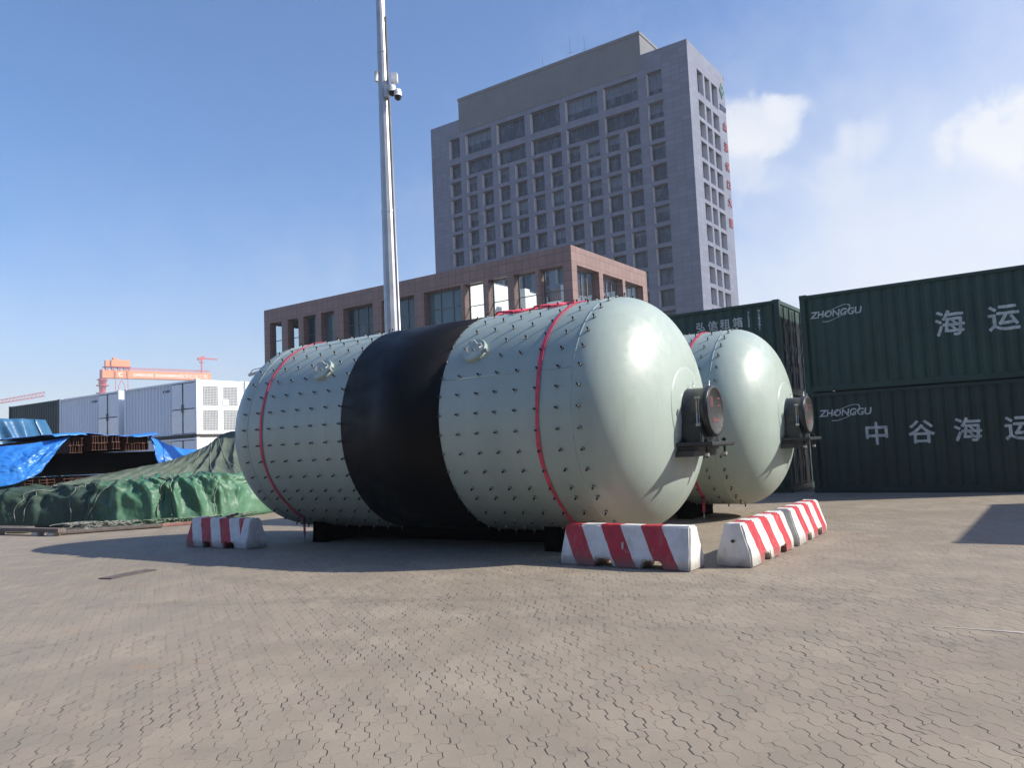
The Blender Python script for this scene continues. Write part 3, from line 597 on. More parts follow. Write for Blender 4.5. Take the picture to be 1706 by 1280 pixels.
# ------------------------------------------------------------------ containers
PER = .278
def corr(x):
    p = (x % PER) / PER
    return 0 if p < .25 else (p - .25) / .24 if p < .49 else 1 if p < .76 else 1 - (p - .76) / .24
def folds(L_): return [-k * PER + q * PER for k in range(int(L_ / PER) + 2) for q in (0, .25, .49, .76)]
CD = .036
def container(loc, label, cat, group, mat, L_=6.058, W_=2.438, H_=2.591, end='corr', plain_x=None, rz=RB, fmat=None, railmat=None, CD=CD):
    t = thing('shipping_container', label, cat, loc, rz, group); fmat = fmat or mat
    b = MB(); z0, z1 = .16, H_ - .09; y0 = .035
    def strip(pts, z0, z1, smooth=False):
        vs = [(*p, z) for p in pts for z in (z0, z1)]; b.add(vs, [(2 * i, 2 * i + 2, 2 * i + 3, 2 * i + 1) for i in range(len(pts) - 1)])
    xe = plain_x if plain_x is not None else -.13
    fx = sorted([x for x in folds(L_) if -L_ + .13 < x < xe] + [-L_ + .13, xe])
    strip([(x, y0 + CD * corr(x)) for x in fx], z0, z1)
    strip([(-L_ + .13, W_ - .04), (-.13, W_ - .04)], z0, z1)
    strip([(-L_ + .04, .13), (-L_ + .04, W_ - .13)], z0, z1)
    if end == 'corr':
        ys = sorted([y for y in [k * PER + q * PER for k in range(10) for q in (0, .25, .49, .76)] if .13 < y < W_ - .13] + [.13, W_ - .13]); strip([(-.04 - CD * corr(y), y) for y in ys], z0, z1)
    b.add([(-L_ + .05, .05, H_ - .03), (-.05, .05, H_ - .03), (-.05, W_ - .05, H_ - .03), (-L_ + .05, W_ - .05, H_ - .03)], [(0, 1, 2, 3)])
    b.add([(-L_ + .05, .05, .14), (-.05, .05, .14), (-.05, W_ - .05, .14), (-L_ + .05, W_ - .05, .14)], [(0, 1, 2, 3)])
    bo = b.build('side_panel', mat, t)
    f = MB(); p = .13
    for x in (-L_, -p):
        for y in (0, W_ - p): f.box(x, x + p, y, y + p, .118, H_ - .118)
    for y in (.004, W_ - .074): f.box(-L_ + .17, -.17, y, y + .07, H_ - .1, H_ - .02); f.box(-L_ + .17, -.17, y, y + .07, .02, .17)
    for x in (-L_ + .004, -.074): f.box(x, x + .07, .17, W_ - .17, H_ - .12, H_ - .02); f.box(x, x + .07, .17, W_ - .17, .02, .17)
    f.build('frame', fmat, t)
    for x in (-L_, -.178):
        for y in (0, W_ - .162):
            for z in (0, H_ - .118):
                c_ = MB(); c_.box(x - .003, x + .181, y - .003, y + .165, z, z + .118); c_.build('corner_casting', railmat or fmat, t)
    if end == 'door':
        for s, (ya, yb) in enumerate(((.14, W_ / 2 - .01), (W_ / 2 + .01, W_ - .14))):
            d_ = MB(); d_.box(-.075, -.035, ya, yb, .18, H_ - .13)
            for k in range(4): zc = .45 + k * .58; d_.box(-.036, -.022, ya + .08, yb - .08, zc - .2, zc + .2)
            dd = d_.build('door', mat, t)
            for yy in (ya + .28, yb - .28): r = MB(); r.tube([(-.005, yy, .2), (-.005, yy, H_ - .15)], .017, 8); r.box(-.02, .012, yy - .03, yy + .03, .95, 1.1); r.build('lock_rod', M['galv'], dd)
    return t
GZ = 'dark green shipping containers on the right'
ZO = Vector((7.69, 20.51, 0)) + AX * 6.058
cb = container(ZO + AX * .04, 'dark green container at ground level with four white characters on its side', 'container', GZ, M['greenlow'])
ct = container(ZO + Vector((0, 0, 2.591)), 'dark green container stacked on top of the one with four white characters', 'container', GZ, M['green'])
LX = -6.058
cf = lambda x: .035 + CD * corr(x) - .004
FO = folds(6.1)
for (c_, lx, lz) in ((ct, .87, 2.02), (cb, .87, 2.03)):
    lettering('logo', 'ZHONGGU', .24, M['letter'], c_, (LX + lx, 0, lz), .006, FO, cf, .15, (.40, .13, .42, .07), 1.0)
for (c_, s_, lx, lz, sz) in ((ct, '海', 3.42, 1.38, .66), (ct, '运', 4.52, 1.38, .66), (cb, '中', 1.58, 1.42, .6), (cb, '谷', 2.58, 1.42, .6), (cb, '海', 3.56, 1.42, .6), (cb, '运', 4.58, 1.42, .6)):
    lettering('character', s_, sz, M['letter'], c_, (LX + lx, 0, lz), 0, FO, cf, fat=.012)
C3 = Vector((7.25, 20.82, 0))
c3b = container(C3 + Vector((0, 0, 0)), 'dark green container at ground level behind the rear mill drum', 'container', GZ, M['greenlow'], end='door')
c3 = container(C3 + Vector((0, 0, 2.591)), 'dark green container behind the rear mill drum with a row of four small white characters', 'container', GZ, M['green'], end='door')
for i, s_ in enumerate('弘信租箱'): lettering('character', s_, .3, M['letter'], c3, (-2.24 + .36 * i, 0, 2.08), 0, FO, cf, fat=.006)
for (s_, x, zc, sz) in (('7235', -.85, 2.12, .125), ('72261', -.56, 2.12, .15)):
    for i, ch in enumerate(s_): lettering('number', ch, sz, M['letter'], c3, (x, 0, zc + .19 - .11 * i), .004, FO, cf)
for i, z in enumerate((0, 2.591)):
    container(Vector((13.0, 9.5, z)), ('dark green container standing just outside the right edge at ground level', 'dark green container on top of the stack just outside the right edge')[i], 'container', 'dark green containers beside the yard', M['green2'], rz=RB + R_(-90), end='corr')

# white power containers and the far green one, left
EO = Vector((-14.47, 35.76, 0)) * ((5.18 - EYE) / (5.29 - EYE)); EO.z = 0
GW = 'white equipment containers on the left'
def white_container(loc, label, louver):
    upper = loc.z > 1
    t = container(loc, label, 'container', GW, M['white'], end='none', plain_x=-2.05, railmat=M['white'], CD=.085)
    y = .02
    for (xa, xb) in ((-2.0, -1.12), (-1.06, -.16)):
        d_ = MB(); d_.box(xa, xb, y, y + .05, 1.32, 2.46); dd = d_.build('side_door', M['white'], t); bev(dd, .008, 1); d_ = MB(); d_.box(xa, xb, y, y + .05, .2, 1.28); dd = d_.build('lower_panel', M['litwhite'], t); bev(dd, .008, 1)  # lower panels whiter: reflected light put into their colour
    r = MB(); r.tube([(-1.09, .0, .2), (-1.09, .0, 2.45)], .018, 8); r.box(-1.15, -1.03, -.035, .03, 1.15, 1.5); r.build('lock_rod', M['grille'], t)
    if upper:
        q = MB(); q.box(-6.04, .004, -.006, .001, .0, .15); q.box(.0035, .006, .0, 2.43, .0, .14); q.build('bottom_rail', M['darkrail'], t)
    e = MB(); e.box(-.06, -.012, .13, 2.308, .17, 2.47); en = e.build('end_wall', M['white'], t)
    if louver:
        for (ya, yb, za, zb) in ((.32, 1.08, 1.42, 2.3), (1.36, 2.12, 1.42, 2.3), (.32, 1.08, .3, 1.22), (1.36, 2.12, .3, 1.22)):
            q = MB(); 
            for k in range(13): zc = za + (zb - za) * k / 12; q.box(-.012, .0, ya, yb, zc - .006, zc + .006)
            for k in range(11): yc = ya + (yb - ya) * k / 10; q.box(-.012, .004, yc - .005, yc + .005, za, zb)
            lv = q.build('louvre', M['white'], en); bk = MB(); bk.box(-.0119, -.008, ya + .001, yb - .001, za + .001, zb - .001); bk.build('louvre_backing', M['grille'], lv)
        q = MB(); q.box(.005, .03, 1.34, 1.62, 1.44, 1.72); q.build('control_box', M['white'], en)
    else:
        for yc in (.75, 1.2, 1.7): q = MB(); q.box(-.012, -.006, yc - .012, yc + .012, .3, 2.3); q.build('panel_joint', M['grille'], en)
    for (xa, w_) in ((-2.72, .1), (-2.5, .09), (-2.38, .09), (-2.26, .1)):
        q = MB(); q.box(xa, xa + w_, .03, .034, 2.16, 2.26); q.build('printed_mark', M['bluetext'], t)
    return t
white_container(EO, 'white container at ground level, printed mark on its side, under the louvred one', False)
white_container(EO + Vector((0, 0, 2.591)), 'white container on top of the stack with four square louvres on its end', True)
AO = EO - AX * (6.058 + .52)
white_container(AO, 'white container at ground level behind the steel beams, left of the louvred stack', False)
white_container(AO + Vector((0, 0, 2.591)), 'upper white container left of the louvred one, a small gap between them', False)
FO_ = EO + BX * 2.56
white_container(FO_, 'white container at ground level behind the louvred stack, mostly hidden by the drum', False)
white_container(FO_ + Vector((0, 0, 2.591)), 'upper white container behind the louvred one, its edge showing beside the drum', False)
DO = AO - AX * (6.058 + .06)
for z, lb in ((0, 'grey green container at ground level at the far left behind the blue tarpaulins'), (2.591, 'grey green upper container at the far left edge behind the blue tarpaulins')):
    container(DO + Vector((0, 0, z)), lb, 'container', 'grey green containers at the far left', M['green2'])

# ------------------------------------------------------------------ grey office tower
TW = Vector((27.58, 109.83, 0))
tw = thing('office_tower', 'tall grey clad office tower with rows of square windows behind the brown building', 'building', TW, RB)
cols12 = [(-45.2, -42.8), (-41.5, -39.3), (-38.2, -35.85), (-34.7, -32.4), (-31.2, -28.9), (-27.75, -25.5), (-24.3, -22.0), (-20.95, -18.6), (-17.5, -15.05), (-14.0, -11.6), (-10.5, -8.15), (-6.65, -4.2)]
bays = [(-41.5, -35.85), (-34.7, -28.9), (-27.75, -22.0), (-20.95, -15.05), (-14.0, -8.15)]
fo = [(a, b, 53.2, 56.8) for (a, b) in [cols12[0]] + bays + [cols12[-1]]] + [(a, b, 49.5, 52.1) for (a, b) in [cols12[0]] + bays + [cols12[-1]]]
for k in range(3, 17):
    zt = 48.9 - 3.15 * (k - 3)
    for c_ in cols12: fo.append((*c_, zt - 2.55, zt))
rc = [(3.35, 5.7), (6.35, 8.4), (9.2, 11.75)]
ro_ = [(a, b, 53.2, 56.8) for (a, b) in rc] + [(a, b, 49.5, 52.1) for (a, b) in rc]
for k in range(3, 17):
    zt = 48.9 - 3.15 * (k - 3)
    for c_ in rc: ro_.append((*c_, zt - 2.55, zt))
D = .8; wl = MB(); WD = 15.13; HX = 49.4
facade(wl, -HX, 0, 0, 60, fo, D, 'x', litjamb=1); facade(wl, 0, WD, 0, 60, ro_, D, 'y', litjamb=1)
wl.add([(-HX, 0, 0), (-HX, WD, 0), (-HX, WD, 60), (-HX, 0, 60)], [(0, 1, 2, 3)]); wl.add([(-HX, WD, 0), (0, WD, 0), (0, WD, 60), (-HX, WD, 60)], [(0, 1, 2, 3)])
wl.build('wall', [M['tower'], M['litjamb']], tw)
rf = MB(); rf.add([(-HX, 0, 59.2), (0, 0, 59.2), (0, WD, 59.2), (-HX, WD, 59.2)], [(0, 1, 2, 3)])
for (x0, x1, y0, y1) in ((-HX, 0, 0.003, .4), (-HX, 0, WD - .4, WD - .003), (-HX + .003, -HX + .4, .4, WD - .4), (-.4, -.003, .4, WD - .4)): rf.box(x0, x1, y0, y1, 59.2, 60.003)
rf.build('roof', M['roof'], tw)
ph = MB(); ph.box(-42.75, -7.35, -.05, 11, 57.6, 63.3); ph.build('penthouse', M['towerp'], tw)
cp = MB(); cp.box(-42.85, -7.25, -.18, 11.1, 63.3, 63.75); cp.build('parapet_coping', M['frameg'], tw)
for (x, h_, ) in ((-26.6, 3.6), (-21.2, 5.2), (-18.5, 4.4)):
    a = MB(); a.tube([(x, 3, 63.7), (x, 3, 63.7 + h_)], [.045, .02], 6); a.tube([(x - .5, 3, 63.7 + h_ * .5), (x + .5, 3, 63.7 + h_ * .5)], .03, 6); a.build('antenna', M['frameg'], tw)
eye = Vector((0, 0, EYE)); lst = []
for axis, ops in (('x', fo), ('y', ro_)):
    for o in ops:
        cu, cz = (o[0] + o[1]) / 2, (o[2] + o[3]) / 2
        p = bw(TW, cu, 0, cz) if axis == 'x' else bw(TW, 0, cu, cz); nrm = -BX if axis == 'x' else AX; v = eye - p
        ar = (o[1] - o[0]) * (o[3] - o[2]) * nrm.dot(v.normalized()) / v.length_squared
        lim = 33 - (cu + 46) * .34 if axis == 'x' else 18
        if axis == 'x' and o[2] < max(14, lim): ar *= 1e-4
        lst.append((-ar, axis, o))
lst.sort(key=lambda q: q[0]); restf = MB(); restg = MB()
for i, (ar, axis, o) in enumerate(lst):
    W_ = o[1] - o[0]; big = W_ > 4; nv = 3 if big else (1 if (int(o[0] * 7) + int(o[2])) % 3 else 2)
    hz = (.3,) if (int(o[0] * 3) + int(o[2] * 5)) % 2 else (.72,)
    if i < 100: window_parts(tw, o, D, axis, 0, (M['frame'], M['glass']), nv, hz)
    else:
        a, b, c_, d_ = o
        if axis == 'x':
            restg.add([(a, D - .02, c_), (b, D - .02, c_), (b, D - .02, d_), (a, D - .02, d_)], [(0, 1, 2, 3)], 1)
            restg.box((a + b) / 2 - .04, (a + b) / 2 + .04, D - .07, D - .022, c_, d_, 0); restg.box(a, b, D - .07, D - .022, c_ + .8, c_ + .86, 0)
        else:
            restg.add([(-D + .02, a, c_), (-D + .02, b, c_), (-D + .02, b, d_), (-D + .02, a, d_)], [(0, 1, 2, 3)], 1)
            restg.box(-D + .022, -D + .07, (a + b) / 2 - .04, (a + b) / 2 + .04, c_, d_, 0); restg.box(-D + .022, -D + .07, a, b, c_ + .8, c_ + .86, 0)
rw = restg.build('window', [M['frame'], M['glass']], tw); rw['kind'] = 'stuff'
sg = thing('building_sign', 'vertical red character sign with a diamond emblem on the sunlit end wall of the tower', 'sign', bw(TW, 0, 13.6, 0), RB)
def onend(name, txt, size, zc, mat, yc=0.0, vs=1.0, rot=0):
    me = text_mesh(txt, size, 0, .06)
    for v in me.vertices: 
        x, y = v.co.x, v.co.y * vs
        v.co = Vector((.12 + v.co.z, yc + x, zc + y))
    me.materials.clear(); me.materials.append(mat)
    for p in me.polygons: p.material_index = 0
    return link(name, me, sg)
for s_, zc in (('山', 51.0), ('源', 47.6), ('保', 44.4), ('口', 41.5), ('大', 38.6), ('厦', 35.3)): onend('character', s_, 1.6, zc, M['signred'], .3)
onend('small_lettering', 'COSCO' if False else 'ZSPRT', .95, 54.0, M['navy'], 0, 1.2)
dm = MB()
for (r1, r2) in ((1.0, .72), (.42, .0)):
    q1 = [(0, r1 * 1.0), (r1, 0), (0, -r1), (-r1, 0)]; q2 = [(x * r2 / r1, y * r2 / r1) for x, y in q1]
    dm.add([(.15, x, 56.9 + y * 1.3) for x, y in q1 + q2], [(k, (k + 1) % 4, 4 + (k + 1) % 4, 4 + k) for k in range(4)])
    dm.add([(.02, x, 56.9 + y * 1.3) for x, y in q1] + [(.15, x, 56.9 + y * 1.3) for x, y in q1], [(k, (k + 1) % 4, 4 + (k + 1) % 4, 4 + k) for k in range(4)])
recalc(dm.build('emblem', M['teal'], sg))

# ------------------------------------------------------------------ brown granite building
BR = Vector((4.02, 47.97, 0))
br = thing('granite_building', 'low reddish brown granite building with tall windows behind the drums', 'building', BR, RB)
f1 = [(-1.97, -.67), (-4.0, -2.72), (-6.1, -4.93), (-8.13, -6.95), (-12.27, -8.87), (-16.48, -13.2), (-20.58, -17.39), (-22.72, -21.61), (-24.82, -23.74), (-26.76, -25.85), (-29.07, -27.95)]
f1 = [(a - .42 if b - a < 2 else a, b) for a, b in f1]
zf = (8.2, 12.82); fo2 = [(a, b, *zf) for a, b in f1] + [(a, b, 2.4, 7.0) for a, b in f1]
r1 = [(.66, 3.5), (4.02, 6.86), (7.23, 10.04)]; ro2 = [(a, b, *zf) for a, b in r1] + [(a, b, 2.4, 7.0) for a, b in r1]
wl = MB(); BL, BD = 30.22, 10.75
facade(wl, -BL, 0, 0, 14, fo2, .6, 'x'); facade(wl, 0, BD, 0, 14, ro2, .6, 'y')
lo = [(.8, 9.9, 8.2, 12.82)]                                   # west end, glazed
PX = MB()
xs_ = [0, .8, 9.9, BD]; zs_ = [0, 8.2, 12.82, 14]
for i in range(3):
    for j in range(3):
        if i == 1 and j == 1: continue
        wl.add([(-BL, xs_[i], zs_[j]), (-BL, xs_[i + 1], zs_[j]), (-BL, xs_[i + 1], zs_[j + 1]), (-BL, xs_[i], zs_[j + 1])], [(0, 1, 2, 3)])
xs_ = [-BL, -29.5, -25.6, 0]
for i in range(3):
    for j in range(3):
        if i == 1 and j == 1: continue
        wl.add([(xs_[i], BD, zs_[j]), (xs_[i + 1], BD, zs_[j]), (xs_[i + 1], BD, zs_[j + 1]), (xs_[i], BD, zs_[j + 1])], [(0, 1, 2, 3)])
wl.build('wall', M['brown'], br)
rf = MB(); rf.box(-BL + .003, -8.62, .003, BD - .003, 13.2, 13.5); rf.build('roof', M['roof'], br)  # roof left open at the corner, shaped so sun brightens the windows below
inn = MB(); inn.box(-BL + .61, -.61, .61, BD - .01, 7.6, 8.1); inn.box(-BL + .61, -8.9, .61, BD - .01, 12.9, 13.19)
inn.box(-8.9, -8.6, .62, BD - .02, 8.1, 13.4, 1); inn.box(-8.6, -.62, BD - .35, BD - .05, 8.1, 12.9, 1); inn.box(-7.2, -6.6, 4.5, 5.1, 8.1, 12.9, 1); inn.box(-4.2, -3.6, 5.5, 6.1, 8.1, 12.9, 1)
inn.box(-25.4, -8.92, 1.6, BD - .05, 8.1, 12.9, 0); inn.box(-BL + .61, -.61, .9, BD - .01, .2, 7.6, 0)
inn.build('interior', [M['core'], M['inner']], br)
for (a, b, c_, d_) in fo2:
    big = b - a > 2; clear = c_ > 8 and (b > -8.8 or a < -25.3)
    window_parts(br, (a, b, c_, d_), .6, 'x', 0, (M['frame'], M['clear'] if clear else M['glassteal']), 2 if big else 0, (.72,) if big else (.2, .45, .68))
for (a, b, c_, d_) in ro2: window_parts(br, (a, b, c_, d_), .6, 'y', 0, (M['frameg'], M['clear'] if c_ > 8 else M['glassteal']), 3, (.3, .62))

# ------------------------------------------------------------------ camera mast
pm = thing('camera_mast', 'tall galvanised steel mast with surveillance cameras rising behind the front drum', 'mast', (-3.60, 24, 0), R_(0))
s_ = MB(); HM = 19.0
s_.tube([(-.0 - .0, 0, 0), (-.10, 0, HM)], [.275, .115], 12, smooth=False); s_.build('pole', M['galv'], pm)
s_ = MB(); s_.tube([(.27, -.1, .3), (.135 - .07, -.06, 15.4)], [.055, .04], 8); s_.build('cable_conduit', M['galv'], pm)
zc = 12.95
s_ = MB(); s_.bar((.0, -.12, zc), (.32, -.2, zc - .05), .06, .06); s_.bar((.05, -.2, zc + .12), (.05, -.2, zc - .3), .2, .12); s_.build('bracket', M['galv'], pm)
for (x, y, z, nm) in ((.24, -.25, zc - .05, 'dome_camera'), (.42, -.3, zc - .22, 'dome_camera')):
    c_ = MB(); c_.tube([(x, y, z + .16), (x, y, z + .12), (x, y, z - .02), (x, y, z - .08)], [.03, .1, .13, .12], 12); co_ = c_.build(nm, M['camw'], pm)
    l_ = MB(); l_.tube([(x, y, z - .08), (x, y, z - .14), (x, y, z - .2), (x, y, z - .23)], [.115, .11, .075, .02], 12); l_.build('lens_dome', M['black'], co_)
s_ = MB(); s_.box(.22, .42, -.32, -.12, zc + .18, zc + .46); bev(s_.build('junction_box', M['camw'], pm), .01)
s_ = MB(); s_.tube([(-.26, -.1, zc + .3), (-.26, -.1, zc + .62)], .07, 10); s_.bar((-.26, -.1, zc + .4), (-.05, 0, zc + .4), .05, .05); s_.build('side_lamp', M['camw'], pm)
for z in (4.0, 9.0, 14.2): s_ = MB(); s_.tube([(-.1 * z / HM, 0, z), (-.1 * (z + .08) / HM, 0, z + .08)], .275 - .16 * z / HM + .012, 12, smooth=False); s_.build('collar', M['galv'], pm)

# ------------------------------------------------------------------ gantry crane far away
p0 = Vector((-420, 800, 0)); p1 = Vector((-337, 874, 0)); span = (p1 - p0).length; ga = math.atan2(p1.y - p0.y, p1.x - p0.x)
gc = thing('gantry_crane', 'huge orange shipyard gantry crane far away beyond the white containers', 'crane', p0, ga)
b = MB(); b.box(0, span, 0, 9, 92.2, 100.5); b.build('main_girder', M['crane'], gc)
b = MB(); b.box(-.6, -.003, -.4, 9.4, 90.8, 101); b.build('girder_end', M['cranep'], gc)
b = MB(); b.tube([(1, 4.5, 91.4), (1, 4.5, 74), (-3, 4.5, 0)], [4.0, 2.6, 5.5], 10); b.tube([(1, 4.5, 74), (6, 4.5, 0)], [2.6, 3.5], 10)
for z in (90, 84, 76): b.tube([(1, 4.5, z), (1, 4.5, z + .9)], 6.2 if z < 90 else 5.4, 12, 0, False)
b.build('leg', M['cranep'], gc)
b = MB(); b.bar((span - 4, 0, 91.4), (span - 2, -12, 0), 4, 5); b.bar((span - 4, 9, 91.4), (span - 2, 21, 0), 4, 5); b.build('leg', M['cranep'], gc)
b = MB(); b.box(8, 26, -1.5, 10.5, 104.5, 111); b.box(3, 8, 0, 6, 104.5, 110.5); b.box(10, 14, -1, 5, 111, 113.5); tr_ = b.build('trolley_house', M['crane'], gc)
b = MB()
for x in (4, 10, 16, 22, 25): b.box(x, x + 1, -1, .2, 100.5, 104.5); b.box(x, x + 1, 8, 9, 100.5, 104.5)
b.box(2, 27, -2, 11, 103.6, 104.4); b.build('trolley_legs', M['cranep'], gc)
b = MB()
for i in range(42):
    x = 26 + (span - 28) * i / 41; b.bar((x, .2, 100.5), (x, .2, 103.2), .22, .22); b.bar((x, 8.8, 100.5), (x + 2, 8.8, 103.4), .25, .25)
b.bar((26, .2, 103.2), (span, .2, 103.2), .4, .4); b.bar((26, 8.8, 103.4), (span, 8.8, 103.4), .4, .4); b.build('railing', M['cranep'], gc)
b = MB()
for (x, y) in ((12, -1), (24, -1)): b.bar((x, y, 100), (x, y, 62), .5, .5)
b.bar((15, -1, 84), (18, -1, 90), .5, .5); b.bar((21, -1, 84), (18, -1, 90), .5, .5); b.bar((15, -1, 84), (15, -1, 68), .5, .5); b.bar((21, -1, 84), (21, -1, 68), .5, .5); b.build('hoist_rope', M['cranep'], gc)
b = MB(); b.bar((span - 9, 4, 100.5), (span - 9, 4, 116.5), 1.2, 1.2); b.bar((span - 13, 4, 116), (span - 6, 4, 118.5), 3, 3.4); b.bar((span - 9, 4, 117), (span + 8, 2, 116.6), 1.2, 1.4); b.box(span - 11, span - 7, 2, 6, 112.5, 113.3); b.build('jib_crane', M['cranep'], gc)
lettering('lettering', 'OFFSHORE  ENGINEERING', 4.2, M['cranew'], gc, (54, -.06, 95.8), .12)
lettering('lettering', '海洋石油工程', 5.2, M['cranew'], gc, (92, -.06, 95.8), 0)
lettering('emblem', 'C', 6.0, M['cranew'], gc, (17, -.06, 95.8), .25)
jb = thing('jib_crane', 'pinkish red lattice crane jib poking in at the left edge of the skyline', 'crane', (-520, 770, 0), R_(20))
b = MB()
for k in range(16):
    x = k * 3.2; b.bar((x, 0, 66 + x * .17), (x + 3.2, 0, 66 + (x + 3.2) * .17), .8, .8); b.bar((x, 0, 69 + x * .19), (x + 3.2, 0, 69 + (x + 3.2) * .19), .7, .7); b.bar((x, 0, 66 + x * .17), (x + 3.2, 0, 69 + (x + 3.2) * .19), .5, .5)
b.build('boom', M['cranep'], jb); b = MB(); b.bar((-2, 0, 0), (-2, 0, 72), 5, 5); b.build('tower', M['cranep'], jb)
jb = thing('jib_crane', 'dark faint crane jib showing just beside the far left end of the front drum', 'crane', (-243, 760, 0), R_(-8))
b = MB(); b.bar((-14, 0, 84), (10, 0, 90), 2.2, 2.6); b.bar((-10, 0, 89), (10, 0, 92.5), .8, .8); b.bar((-14, 0, 84), (-10, 0, 89), .8, .8); b.build('boom', M['darkrail'], jb); b = MB(); b.bar((12, 0, 0), (12, 0, 92), 4, 4); b.build('tower', M['darkrail'], jb)

# ------------------------------------------------------------------ tarpaulin covered piles and steel, left
def interp(pts, s):
    x = s * (len(pts) - 1); i = min(int(x), len(pts) - 2); f = x - i; return Vector(pts[i]).lerp(Vector(pts[i + 1]), f)
def smooth_interp(pts, s):
    x = s * (len(pts) - 1); i = min(int(x), len(pts) - 2); f = x - i; P = [Vector(pts[max(0, min(len(pts) - 1, i + k))]) for k in (-1, 0, 1, 2)]
    return .5 * ((2 * P[1]) + (P[2] - P[0]) * f + (2 * P[0] - 5 * P[1] + 4 * P[2] - P[3]) * f * f + (-P[0] + 3 * P[1] - 3 * P[2] + P[3]) * f ** 3)
def sheet(name, fn, nu, nv, mat, parent=None, thick=.012):
    mb = MB(); mb.add([fn(i / nu, j / nv) for j in range(nv + 1) for i in range(nu + 1)], [(j * (nu + 1) + i, j * (nu + 1) + i + 1, (j + 1) * (nu + 1) + i + 1, (j + 1) * (nu + 1) + i) for j in range(nv) for i in range(nu)], 0, True)
    o = mb.build(name, mat, parent); sm = o.modifiers.new('thickness', 'SOLIDIFY'); sm.thickness = thick; sm.offset = 0; return o
PF = [(-18, 21.6, 0), (-15.5, 20.9, 0), (-13.3, 20.2, 0), (-11.6, 19.9, 0), (-10.1, 19.5, 0), (-8.9, 19.6, 0), (-7.9, 19.9, 0), (-7.2, 20.7, 0), (-6.75, 22.1, 0)]
HG = [.9, .9, .95, 1.0, 1.08, 1.12, 1.12, 1.08, 1.0]
def pile(s, v):
    p = smooth_interp(PF, s); q = smooth_interp(PF, min(1, s + .01)); q0 = smooth_interp(PF, max(0, s - .01)); d = (q - q0); d.z = 0; d.normalize(); nr = Vector((-d.y, d.x, 0))
    h = float(np.interp(s * 8, range(9), HG))
    if v < .42: t = v / .42; pos = p + nr * (.42 * t ** 1.6); z = h * math.sin(t * math.pi / 2) ** .75
    else: t = (v - .42) / .58; pos = p + nr * (.42 + 2.0 * t); z = h * (1 + .06 * math.sin(t * 3)) 
    x, y = s * 11, v * 3.2
    fold = .035 * (ridg(x * 3.6 + y * 2.2 + 1.5 * fbm(x * 1.3, y * 1.3, 8), y * 2.1 - x * 1.2, 11) - .5) + .11 * (ridg(x * .55 + .6 * fbm(x * .4, y, 1), y * .5, 3) - .5) + .12 * (ridg(x * 1.2 + y * .9, y * .9, 7) - .5) + .03 * fbm(x * 4, y * 4, 5)
    fold += .10 * (abs(((x * 1.35 + .5 * fbm(x * .7, y * .5, 21) + .25 * y) % 1) - .5) * 2) ** 3 * (1 if v < .5 else .4) - .03
    for rs in (.30, .335, .405, .448, .49, .63, .652, .795): fold -= .07 * math.exp(-((s - rs) / .008) ** 2)
    k = min(1, v * 6) ; wob = fold * (.35 + .65 * k)
    pos = pos - nr * wob * (1 if v < .5 else .3); z = max(.01 + .02 * abs(fold), z + wob * .6 * k)
    return (pos.x, pos.y, z)
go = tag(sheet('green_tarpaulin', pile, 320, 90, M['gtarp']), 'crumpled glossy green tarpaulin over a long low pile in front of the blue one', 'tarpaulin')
FE = [(-12.2, 20.75, .98), (-10.9, 20.3, 1.0), (-9.6, 20.15, 1.06), (-8.6, 20.5, 1.08), (-7.5, 21.6, 1.05), (-6.6, 23.2, 1.0)]
BE = [(-12.4, 22.2, 1.12), (-11.3, 23.2, 1.35), (-10.3, 24.0, 1.6), (-9.55, 24.5, 2.0), (-9.0, 24.75, 2.36), (-7.3, 25.0, 2.42)]
def net(s, v):
    a = smooth_interp(FE, s); b_ = smooth_interp(BE, s); p = a.lerp(b_, v); sag = -.16 * math.sin(math.pi * v) * (.4 + s)
    q = (s + .10 * (1 - v) * s) * 13 + .35 * fbm(s * 3, v * 1.2, 2); fr = abs((q % 1) - .5) * 2
    f = .13 * (fr ** 2.6 - .3) * math.sin(math.pi * min(1, .12 + v * .9)) + .02 * (ridg(s * 22 + v * 1.2, v * .4, 2) - .5) + .008 * fbm(s * 40, v * 14, 4)
    return (p.x, p.y - f * .5, p.z + sag + f + .03)
tag(sheet('camouflage_net', net, 300, 60, M['net']), 'olive green net sloping up behind the green tarpaulin beside the drum', 'net')
# ropes over the green pile
def on_pile(s, v, off=.02): p = pile(s, v); return Vector((p[0] - .0, p[1] - off, p[2] + off))
rl = ['pale rope over the dark left end of the green tarpaulin', 'pale rope slanting down the dark part of the green tarpaulin, second from its left end', 'pale rope hanging in a curve on the dark tarpaulin left of the middle', 'long pale rope at the edge between dark and bright green tarpaulin', 'pale rope running diagonally to the loose heap of rope', 'greenish rope tied down the middle of the bright green tarpaulin', 'greenish rope beside the middle one on the bright green tarpaulin', 'greenish rope near the right end of the green tarpaulin']
for i, (s0, s1, mt_, r) in enumerate(((.31, .285, 'rope', .008), (.355, .30, 'rope', .008), (.40, .41, 'rope', .007), (.45, .447, 'rope', .008), (.52, .455, 'rope', .008), (.635, .625, 'ropeg', .018), (.645, .66, 'ropeg', .016), (.80, .79, 'ropeg', .014))):
    q = MB(); q.tube([on_pile(s0 + (s1 - s0) * k / 22 + .004 * math.sin(k * .9 + i), .55 - .53 * k / 22, .03) for k in range(23)], r, 6)
    tag(q.build('rope', M[mt_]), rl[i], 'rope', 'ropes tied over the green tarpaulin')
